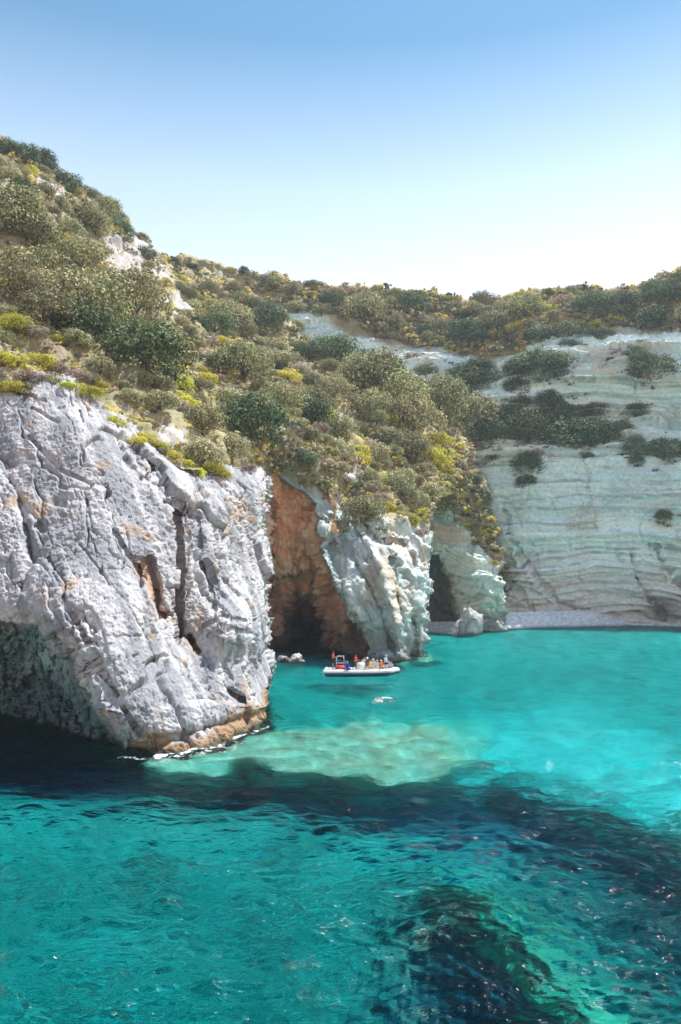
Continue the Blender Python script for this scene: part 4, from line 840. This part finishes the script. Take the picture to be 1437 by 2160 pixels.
boulder('boulder', 985, 1338, 56, 58, 3, 'tall grey boulder standing in the water before the lesser cave')
boulder('shore_rock', 622, 1396, 34, 15, 5, 'low pale rock in the dark water at the great cave mouth', (.45, .45, .44))
boulder('shore_rock', 596, 1394, 26, 11, 8, 'smaller flat rock beside the headland at the cave mouth', (.38, .38, .38))
boulder('shore_rock', 838, 1392, 30, 12, 9, 'orange brown rock at the foot of the cave cliff behind the boat', (.48, .33, .22))
boulder('shore_rock', 372, 1578, 58, 9, 12, 'orange wave-washed rock at the tip of the white headland', (.50, .27, .10))
boulder('shore_rock', 1385, 1318, 44, 16, 15, 'dark rock on the pebble beach below the layered cliff', (.24, .22, .19))
boulder('shore_rock', 1425, 1316, 40, 13, 18, 'dark rock at the right end of the pebble beach', (.26, .24, .21))

# ------------------------------------------------------------------ boat
def mb(name, V, Fc, m, parent=None, smooth=True):
    return link(name, mesh_np(name, np.array(V, float), np.array(Fc), [m], smooth), parent)
def rbox(name, c, s, m, parent, bev=.03):
    bm = bmesh.new(); bmesh.ops.create_cube(bm, size=1)
    for v in bm.verts: v.co = Vector((c[0] + v.co.x * s[0], c[1] + v.co.y * s[1], c[2] + v.co.z * s[2]))
    bmesh.ops.bevel(bm, geom=bm.edges[:], offset=bev, segments=2, affect='EDGES')
    me = bpy.data.meshes.new(name); bm.to_mesh(me); bm.free(); me.materials.append(m); me.polygons.foreach_set('use_smooth', [True] * len(me.polygons))
    return link(name, me, parent)
def spline(pts, n=8):
    P = [np.array(p, float) for p in pts]; P = [2 * P[0] - P[1]] + P + [2 * P[-1] - P[-2]]; o = []
    for i in range(1, len(P) - 2):
        for k in range(n):
            t = k / n; a, b, c, d = P[i - 1:i + 3]
            o.append(.5 * (2 * b + (c - a) * t + (2 * a - 5 * b + 4 * c - d) * t * t + (3 * b - a - 3 * c + d) * t ** 3))
    o.append(P[-2]); return np.array(o)
M_TUBE = plain('white_tube_rubber', (.78, .79, .80), .45); M_NAVY = plain('navy_hull', (.015, .035, .06), .35); M_DECK = plain('grey_deck', (.50, .49, .46), .8)
M_WHITE = plain('white_gelcoat', (.80, .80, .78), .3); M_STEEL = plain('stainless_steel', (.75, .76, .78), .25, 1.0); M_BEIGE = plain('beige_cushion', (.62, .52, .40), .8); M_RED = plain('red_cushion', (.62, .05, .06), .7); M_ROPE = plain('white_rope', (.75, .74, .70), .9)
BY_, BXp = float(water_Y(1428)), 762.5
bpos = unproj(BXp, 1428, BY_ + 1.2)
boat = link('inflatable_boat', None, None, (bpos[0], bpos[1], 0), (0, 0, R(-3)))
tag(boat, 'white inflatable tour boat full of passengers floating before the great cave', 'boat')
half = [(-4.0, 1.12, .40), (-3.4, 1.13, .42), (-2.0, 1.14, .43), (0, 1.14, .44), (1.6, 1.12, .47), (2.7, .92, .53), (3.4, .55, .58), (3.75, .0, .60)]
path = spline(half + [(x, -y, z) for x, y, z in half[-2::-1]], 6)
rad = np.full(len(path), .27); rad[:3] = (.10, .19, .25); rad[-3:] = (.25, .19, .10)
V, Fc = tube_np(path, rad, 18); tb_ = mb('tube', V, Fc, M_TUBE, boat)
for sgn in (1, -1):
    e = tube_np([(-4.0, sgn * 1.12, .40), (-4.08, sgn * 1.12, .40), (-4.12, sgn * 1.12, .40)], [.105, .07, .01], 12); mb('tube_cone', *e, M_TUBE, boat)
rp = path.copy(); cen_ = np.array([0., 0., 0.]); outw = np.stack([np.gradient(path[:, 1]), -np.gradient(path[:, 0]), 0 * path[:, 0]], -1); outw /= np.linalg.norm(outw, axis=1)[:, None] + 1e-9
sg = np.sign((outw * (path * np.array([.3, 1, 0]))).sum(1)); outw *= np.where(sg == 0, 1, sg)[:, None]
rp = (path + outw * .262)[3:-3] - np.array([0, 0, .06]); V, Fc = tube_np(rp - np.array([0, 0, .09]) - outw[3:-3] * .05, np.full(len(rp), .13), 10); mb('rubbing_strake', V, Fc, M_NAVY, tb_)
secs = []
for x, bw, kz, cz in [(-3.75, 1.02, -.28, .05), (-2, 1.06, -.32, .05), (0, 1.06, -.34, .06), (1.6, 1.0, -.30, .10), (2.7, .74, -.16, .20), (3.3, .42, .05, .32), (3.62, .06, .34, .46)]:
    secs.append([(x, -bw, .36 + max(0, x - 1) * .06), (x, -bw, cz), (x, -bw * .5, (kz + cz) * .5 - .02), (x, 0, kz), (x, bw * .5, (kz + cz) * .5 - .02), (x, bw, cz), (x, bw, .36 + max(0, x - 1) * .06)])
V = [p for q in secs for p in q]; Fc = [(i * 7 + j, i * 7 + j + 1, i * 7 + 8 + j, i * 7 + 7 + j) for i in range(6) for j in range(6)]
hb = mb('hull', V, Fc, M_NAVY, boat)
V = []; 
for x, bw in [(-3.75, 1.0), (-2, 1.04), (0, 1.04), (1.6, .96), (2.7, .7), (3.35, .36)]: V += [(x, -bw, .34 + max(0, x - 1) * .05), (x, bw, .34 + max(0, x - 1) * .05)]
mb('deck', V, [(2 * i, 2 * i + 2, 2 * i + 3, 2 * i + 1) for i in range(5)], M_DECK, boat, False)
rbox('transom', (-3.72, 0, .35), (.10, 1.9, .9), M_WHITE, boat)
rbox('stern_platform', (-3.0, 0, .53), (1.3, 1.7, .36), M_DECK, boat)
rbox('stern_seat', (-2.15, -.1, .86), (1.15, .9, .30), M_RED, boat, .06)
con = rbox('console', (-.05, -.25, 1.0), (.85, .75, .80), M_WHITE, boat, .10); rbox('console_base', (-.05, -.25, .48), (.6, .5, .28), M_BEIGE, con)
rbox('seat_bench', (1.35, -.42, .58), (2.3, .42, .46), M_BEIGE, boat, .05); rbox('seat_bench', (1.2, .42, .67), (2.6, .42, .64), M_BEIGE, boat, .05)
rbox('seat_bench', (-.75, -.35, .60), (.45, .6, .5), M_BEIGE, boat, .05); rbox('bow_locker', (2.65, .25, .80), (.55, .5, .72), M_WHITE, boat, .06)
for y in (-.42, .42):
    r_ = spline([(-2.62, y, .60), (-2.62, y, 1.7), (-2.55, y, 1.98), (-1.95, y, 2.0), (-1.85, y, 1.9), (-1.82, y, .60)], 5); mb('rail', *tube_np(r_, np.full(len(r_), .028), 8), M_STEEL, boat)
for (a_, b_) in [((-2.6, -.42, 1.75), (-2.6, .42, 1.75)), ((-1.86, -.42, 1.9), (-1.86, .42, 1.9)), ((-2.62, -.42, 1.3), (-1.84, -.42, 1.3)), ((-2.62, .42, 1.3), (-1.84, .42, 1.3)), ((-2.62, -.42, 1.62), (-2.2, -.42, 1.62))]:
    mb('crossbar', *tube_np([a_, b_], [.022, .022], 8), M_STEEL, boat)
rw = [(-2.2 + .02, .18 * math.cos(t), 1.55 + .18 * math.sin(t)) for t in np.linspace(0, 2 * math.pi, 21)]; mb('steering_wheel', *tube_np(rw, np.full(21, .018), 6), M_NAVY, boat)
r_ = spline([(3.0, -1.02, .66), (3.02, -1.08, .40), (3.06, -1.07, .2), (3.0, -1.08, -.1)], 5); mb('rope', *tube_np(r_, np.full(len(r_), .022), 6), M_ROPE, boat)
for x in (-2.8, -1.2, .4, 1.9):
    for sgn in (1, -1):
        r_ = spline([(x - .18, sgn * 1.22, .69), (x, sgn * 1.24, .73), (x + .18, sgn * 1.22, .69)], 4); mb('grab_handle', *tube_np(r_, np.full(len(r_), .018), 6), M_NAVY, tb_)

# ------------------------------------------------------------------ people
def capsule(p0, p1, r0, r1, k=12):
    p0 = np.array(p0, float); p1 = np.array(p1, float); d = p1 - p0; L = np.linalg.norm(d); d = d / (L + 1e-9) if L > 1e-6 else np.array([0, 0, 1.])
    a = np.cross(d, (0, 0, 1) if abs(d[2]) < .9 else (1, 0, 0)); a /= np.linalg.norm(a); b = np.cross(d, a); V = []; Fc = []
    rings = [(p0 - d * r0 * math.cos(t), r0 * math.sin(t)) for t in (.05, .5, 1.0, 1.57)] + [(p1 + d * r1 * math.cos(t), r1 * math.sin(t)) for t in (1.57, 1.0, .5, .05)]
    for c, r in rings:
        for j in range(k):
            t = 2 * math.pi * j / k; V.append(c + (a * math.cos(t) + b * math.sin(t)) * r)
    n = len(rings)
    for i in range(n - 1):
        for j in range(k): Fc.append((i * k + j, i * k + (j + 1) % k, (i + 1) * k + (j + 1) % k, (i + 1) * k + j))
    V += [rings[0][0] - d * 1e-4, rings[-1][0] + d * 1e-4]
    tri = [(n * k, (j + 1) % k, j, j) for j in range(k)] + [(n * k + 1, (n - 1) * k + j, (n - 1) * k + (j + 1) % k, (n - 1) * k + (j + 1) % k) for j in range(k)]
    return V, Fc, tri
def blob(name, caps, voxel, m):
    """one continuous skin over tapered segments"""
    bm = bmesh.new()
    for cp in caps:
        V, Fc, tri = capsule(*cp); vs_ = [bm.verts.new(v) for v in V]
        for f in Fc: bm.faces.new([vs_[i] for i in f])
        for f in tri: bm.faces.new([vs_[i] for i in f[:3]])
    bmesh.ops.recalc_face_normals(bm, faces=bm.faces[:])
    me = bpy.data.meshes.new(name + '_raw'); bm.to_mesh(me); bm.free()
    o = bpy.data.objects.new(name + '_raw', me); COL.objects.link(o)
    md = o.modifiers.new('r', 'REMESH'); md.mode = 'VOXEL'; md.voxel_size = voxel; md.use_smooth_shade = True
    sm2 = o.modifiers.new('s', 'SMOOTH'); sm2.iterations = 2; sm2.factor = .5
    dg = bpy.context.evaluated_depsgraph_get(); out = bpy.data.meshes.new_from_object(o.evaluated_get(dg)); out.name = name
    bpy.data.objects.remove(o); bpy.data.meshes.remove(me)
    out.materials.clear(); out.materials.append(m); return out
def hand(w, d, up, side):
    w = np.array(w, float); d = np.array(d, float); d /= np.linalg.norm(d); up = np.array(up, float); up -= d * (up @ d); up /= np.linalg.norm(up); s = np.cross(d, up) * side
    pm = w + d * .085; L = []
    for k in (-1.2, 0, 1.2): L.append((w + s * .012 * k, pm + s * .022 * k, .020, .016))
    for k, ln in ((-1.6, .060), (-.55, .075), (.5, .080), (1.5, .070)):
        a = pm + s * .021 * k; b = a + d * ln * .55 - up * .008; c = b + d * ln * .4 - up * .026; L += [(a, b, .0095, .009), (b, c, .009, .0075)]
    a = w + d * .03 + s * .03; b = a + d * .035 + s * .026 - up * .01; c = b + d * .03 + s * .005 - up * .012; L += [(a, b, .013, .011), (b, c, .011, .009)]
    return L
SKIN_T = [plain('skin_tanned', (.45, .24, .15), .55), plain('skin_fair', (.60, .37, .27), .55), plain('skin_deep', (.30, .16, .10), .55)]
def figure(kind):
    """joint positions in metres; x is forward. returns body, shirt, shorts meshes, head centre, head tilt"""
    S_ = {}
    if kind == 'stand':
        pel, che, nek, hd = (0, 0, .96), (.0, 0, 1.27), (.0, 0, 1.47), (.03, 0, 1.62)
        sh = [(0, s * .185, 1.41) for s in (1, -1)]; el_ = [(.06, s * .25, 1.14) for s in (1, -1)]; wr = [(.30, s * .20, 1.17) for s in (1, -1)]
        hp = [(0, s * .09, .93) for s in (1, -1)]; kn = [(.03, s * .10, .50) for s in (1, -1)]; an = [(-.01, s * .11, .08) for s in (1, -1)]
    elif kind == 'swim':
        pel, che, nek, hd = (-.55, 0, -.10), (-.22, 0, -.06), (0, 0, -.02), (.15, 0, .06)
        sh = [(-.06, s * .185, -.03) for s in (1, -1)]; el_ = [(.22, .26, -.02), (-.28, -.30, .10)]; wr = [(.48, .20, -.04), (-.10, -.42, .22)]
        hp = [(-.60, s * .09, -.12) for s in (1, -1)]; kn = [(-1.02, s * .12, -.12 - .04 * s) for s in (1, -1)]; an = [(-1.44, s * .10, -.08 - .05 * s) for s in (1, -1)]
    else:
        ln = {'sit': .02, 'sit_lean': .16, 'sit_turn': -.05}[kind]
        pel, che, nek, hd = (0, 0, .11), (ln * .6, 0, .42), (ln, 0, .61), (ln + .04, 0, .755)
        sh = [(ln * .9, s * .185, .55) for s in (1, -1)]
        el_ = [(ln + .08, s * .25, .29) for s in (1, -1)]; wr = [(.31, s * .15, .24) for s in (1, -1)]
        if kind == 'sit_turn': el_[0] = (-.10, .27, .30); wr[0] = (-.20, .26, .06); 
        hp = [(.02, s * .09, .10) for s in (1, -1)]; kn = [(.43, s * .13, .10) for s in (1, -1)]; an = [(.46, s * .13, -.33) for s in (1, -1)]
    nek_, hd_ = np.array(nek), np.array(hd)
    caps = [(pel, che, .125, .125), ((pel[0], .055, pel[2]), (che[0], .075, che[2]), .095, .10), ((pel[0], -.055, pel[2]), (che[0], -.075, che[2]), .095, .10), (che, nek, .12, .055), (sh[0], sh[1], .062, .062), (nek, hd, .052, .055)]
    ax = np.array([1., 0, 0]); upv = np.array([0, 0, 1.])
    if kind == 'swim': ax = np.array([.75, 0, -.66]); upv = np.array([.66, 0, .75])
    caps += [(hd_ + upv * .012 - ax * .008, hd_ + upv * .03, .088, .09), (hd_ - upv * .055 + ax * .02, hd_ + upv * .01 + ax * .012, .058, .074), (hd_ + ax * .085 - upv * .002, hd_ + ax * .103 - upv * .024, .010, .014), (hd_ + ax * .076 - upv * .055, hd_ + ax * .077 - upv * .052, .022, .02)]
    for s in (1, -1): caps.append((hd_ + np.array([0, s * .082, 0]) - upv * .015, hd_ + np.array([0, s * .086, 0]) + upv * .015, .016, .018))
    sleeve = []; leg = []
    for i in (0, 1):
        caps += [(sh[i], el_[i], .054, .041), (el_[i], wr[i], .042, .028)]; caps += hand(wr[i], np.array(wr[i]) - np.array(el_[i]), (0, 0, 1), 1 if i == 0 else -1)
        caps += [(hp[i], kn[i], .088, .058), (kn[i], an[i], .056, .038)]
        fd = np.array([1, 0, 0]) if kind != 'swim' else np.array([-1, 0, -.15])
        a = np.array(an[i]); caps += [(a - fd * .03 - np.array([0, 0, .03]), a + fd * .15 - np.array([0, 0, .05]), .036, .026)]
        sleeve.append((sh[i], np.array(sh[i]) + (np.array(el_[i]) - np.array(sh[i])) * .7, .066, .056)); leg.append((hp[i], np.array(hp[i]) + (np.array(kn[i]) - np.array(hp[i])) * .78, .106, .088))
    g = .016
    shirt = [(pel, che, .125 + g, .125 + g), ((pel[0], .055, pel[2]), (che[0], .075, che[2]), .095 + g, .10 + g), ((pel[0], -.055, pel[2]), (che[0], -.075, che[2]), .095 + g, .10 + g), (che, np.array(che) + (nek_ - np.array(che)) * .8, .12 + g, .066), (sh[0], sh[1], .062 + g, .062 + g)] + sleeve
    if kind == 'swim': shirt = shirt[:1]
    p_ = np.array(pel); u_ = np.array(che) - p_; u_ /= np.linalg.norm(u_)
    shorts = [(p_ - u_ * .02, p_ + u_ * .05, .145, .145), ((p_[0], .06, p_[2]), (p_[0], .06, p_[2] + .03), .115, .115), ((p_[0], -.06, p_[2]), (p_[0], -.06, p_[2] + .03), .115, .115)] + leg
    return dict(body=blob('body_' + kind, caps, .0115, SKIN_T[0]), shirt=blob('shirt_' + kind, shirt, .02, M_WHITE), shorts=blob('shorts_' + kind, shorts, .02, M_NAVY), head=hd_, ax=ax, up=upv)
def dome(r=(.102, .092, .112), lim=1.75, back=.0):
    V = []; Fc = []; n, k = 9, 18
    for i in range(n):
        for j in range(k):
            ph = 2 * math.pi * j / k; t = lim * i / (n - 1) * (1 - .22 * max(0, math.cos(ph)) + .12 * max(0, -math.cos(ph)))
            V.append((r[0] * math.sin(t) * math.cos(ph), r[1] * math.sin(t) * math.sin(ph), r[2] * math.cos(t)))
    for i in range(n - 1):
        for j in range(k): Fc.append((i * k + j, i * k + (j + 1) % k, (i + 1) * k + (j + 1) % k, (i + 1) * k + j))
    return np.array(V), np.array(Fc)
hv_, hf_ = dome(); hv_ = hv_ * (1 + .06 * fbm(hv_ * 30, 2))[:, None]; HAIR_ME = mesh_np('hair', hv_, hf_, [M_NAVY], True)
cv_, cf_ = dome((.108, .098, .115), 1.45); CAP_ME = mesh_np('cap_crown', cv_, cf_, [M_NAVY], True)
bv2 = []; 
for i in range(3):
    for j in range(11):
        t = -1.15 + 2.3 * j / 10; rr_ = .098 + .04 * i; bv2.append((rr_ * math.cos(t) + (.0 if i == 0 else .012 * i), (.092 + .004 * i) * math.sin(t), .022 - .010 * i))
bf2 = [(i * 11 + j, i * 11 + j + 1, i * 11 + 12 + j, i * 11 + 11 + j) for i in range(2) for j in range(10)]
BRIM_ME = mesh_np('cap_brim', np.array(bv2), np.array(bf2), [M_NAVY], True)
ring_v = []
for i in range(3):
    for j in range(20):
        t = 2 * math.pi * j / 20; ring_v.append(((.10 + .05 * i) * math.cos(t), (.09 + .05 * i) * math.sin(t), .02 - .012 * i))
HATBRIM_ME = mesh_np('hat_brim', np.array(ring_v), np.array([(i * 20 + j, i * 20 + (j + 1) % 20, i * 20 + 20 + (j + 1) % 20, i * 20 + 20 + j) for i in range(2) for j in range(20)]), [M_NAVY], True)
ev, ef, et = capsule((0, 0, 0), (.002, 0, 0), .011, .011, 8); EYE_ME = mesh_np('eye', np.array(ev), np.array(ef), [plain('dark_eye', (.03, .025, .02), .2)], True)
FIG = {k: figure(k) for k in ('stand', 'sit', 'sit_lean', 'sit_turn', 'swim')}
CLOTH = {}
def cloth(c):
    if c not in CLOTH: CLOTH[c] = plain('cloth_%d' % len(CLOTH), c, .85, 0, .12)
    return CLOTH[c]
def omat(o, m): o.material_slots[0].link = 'OBJECT'; o.material_slots[0].material = m
def person(pos, rot, kind, label, shirt, shorts, skin=0, hair=(.06, .04, .03), cap=None, hat=None, scale=1.0, loc_world=None):
    Fg = FIG[kind]
    e = link('person', None, None, (0, 0, 0))
    if loc_world is None:
        m = Matrix.Translation(Vector((bpos[0], bpos[1], 0))) @ Matrix.Rotation(R(-3), 4, 'Z') @ Matrix.Translation(Vector(pos)); rz = R(-3) + rot
        e.location = m.translation
    else: e.location = loc_world; rz = rot
    e.rotation_euler = (0, 0, rz); e.scale = (scale,) * 3
    tag(e, label, 'person', 'people at the boat')
    b = link('body', Fg['body'], e); omat(b, SKIN_T[skin])
    if shirt: o = link('shirt', Fg['shirt'], e); omat(o, cloth(shirt))
    o = link('shorts', Fg['shorts'], e); omat(o, cloth(shorts))
    tilt = math.atan2(Fg['ax'][2], Fg['ax'][0]); h = Fg['head'] + Fg['up'] * .022; ry = -tilt
    if hair: o = link('hair', HAIR_ME, b, h, (0, ry, 0)); omat(o, cloth(hair))
    if cap or hat:
        c_ = link('cap' if cap else 'sun_hat', CAP_ME, e, h + Fg['up'] * .006, (0, ry, 0)); omat(c_, cloth(cap or hat))
        br = link('brim', BRIM_ME if cap else HATBRIM_ME, c_, (0, 0, .006)); omat(br, cloth(cap or hat))
    for s in (1, -1): link('eye', EYE_ME, b, Fg['head'] + Fg['ax'] * .080 + np.array([0, s * .032, 0]) + Fg['up'] * .012)
    return e
D_ = R
person((-3.0, .1, .72), D_(-20), 'stand', 'person in red shirt, dark shorts and cap standing at the steering rails', (.70, .04, .06), (.015, .015, .03), 0, cap=(.05, .05, .07))
person((-1.42, -1.02, .69), D_(55), 'sit_turn', 'person in royal blue shirt sitting on the near tube, back turned', (.02, .09, .50), (.02, .05, .22), 0, hair=(.45, .43, .40))
person((-1.75, .45, .66), D_(10), 'sit', 'person in blue half hidden behind the stern passengers', (.04, .12, .52), (.05, .05, .08), 1, cap=(.06, .10, .30), scale=.92)
person((-.62, .30, .42), D_(-35), 'stand', 'person in red shirt and dark cap standing behind the white console', (.72, .04, .05), (.10, .07, .05), 0, cap=(.06, .06, .05), scale=.98)
person((.22, .55, .98), D_(-60), 'sit', 'person in pale pink top and dark cap behind the console', (.72, .52, .46), (.25, .2, .18), 1, cap=(.08, .07, .07))
person((.78, .48, 1.0), D_(-150), 'sit_lean', 'person in blue vest and pale sun hat on the far bench', (.05, .10, .36), (.12, .12, .2), 1, hat=(.72, .70, .64))
person((.90, -.42, .80), D_(-20), 'sit', 'person in bright yellow shirt on the near bench', (.85, .52, .02), (.3, .3, .32), 1, hair=(.35, .22, .12), scale=.97)
person((1.22, .35, .90), D_(-80), 'sit', 'person in white shirt and straw hat right of the yellow shirt', (.78, .76, .72), (.5, .45, .4), 1, hat=(.66, .50, .30), scale=.95)
person((1.52, -.40, .80), D_(-40), 'sit_lean', 'white-haired person in pale blue shirt on the near bench', (.55, .66, .80), (.55, .6, .68), 1, hair=(.75, .73, .70))
person((2.05, -.30, .80), D_(-70), 'sit', 'person in orange vest and white cap near the bow', (.88, .26, .05), (.10, .10, .22), 1, cap=(.70, .76, .82))
person((2.52, .22, 1.17), D_(-30), 'sit', 'person in light blue shirt and cap, sitting highest near the bow', (.48, .64, .80), (.03, .05, .12), 1, cap=(.50, .62, .78), scale=1.08)
person((3.2, -.15, .72), D_(-120), 'sit_lean', 'person in pale blue top crouched at the tip of the bow', (.45, .60, .74), (.4, .45, .5), 1, hair=(.40, .25, .14), scale=.88)
sw = unproj(791, 1480, float(water_Y(1480)))
person(None, D_(190), 'swim', 'snorkelling swimmer with pale cap splashing in front of the boat', None, (.05, .05, .08), 1, hair=None, cap=None, hat=None, loc_world=(sw[0] + .2, sw[1], .03))
swm = [o for o in COL.objects if o.get('label', '').startswith('snorkelling')][0]
o = link('swim_cap', CAP_ME, swm, FIG['swim']['head'] + FIG['swim']['up'] * .03, (0, -math.atan2(FIG['swim']['ax'][2], FIG['swim']['ax'][0]), 0)); omat(o, cloth((.80, .66, .74)))

# ------------------------------------------------------------------ haze
hz = bpy.data.materials.new('sea_haze'); hz.use_nodes = True; hn = hz.node_tree; hn.nodes.clear()
ho = hn.nodes.new('ShaderNodeOutputMaterial'); hv = hn.nodes.new('ShaderNodeVolumePrincipled')
hv.inputs['Color'].default_value = (.72, .88, 1, 1); hv.inputs['Density'].default_value = .00025; hv.inputs['Anisotropy'].default_value = .25
hn.links.new(hv.outputs[0], ho.inputs['Volume'])
def box_np(lo, hi):
    v = np.array([(x, y, z) for x in (lo[0], hi[0]) for y in (lo[1], hi[1]) for z in (lo[2], hi[2])], float)
    return v, np.array([(0, 1, 3, 2), (4, 6, 7, 5), (0, 4, 5, 1), (2, 3, 7, 6), (0, 2, 6, 4), (1, 5, 7, 3)])
bv, bf = box_np((-950, -40, -17), (950, 760, 128))
tag(link('haze', mesh_np('haze', bv, bf, [hz])), 'thin pale sea haze filling the bay', 'haze', kind='stuff')
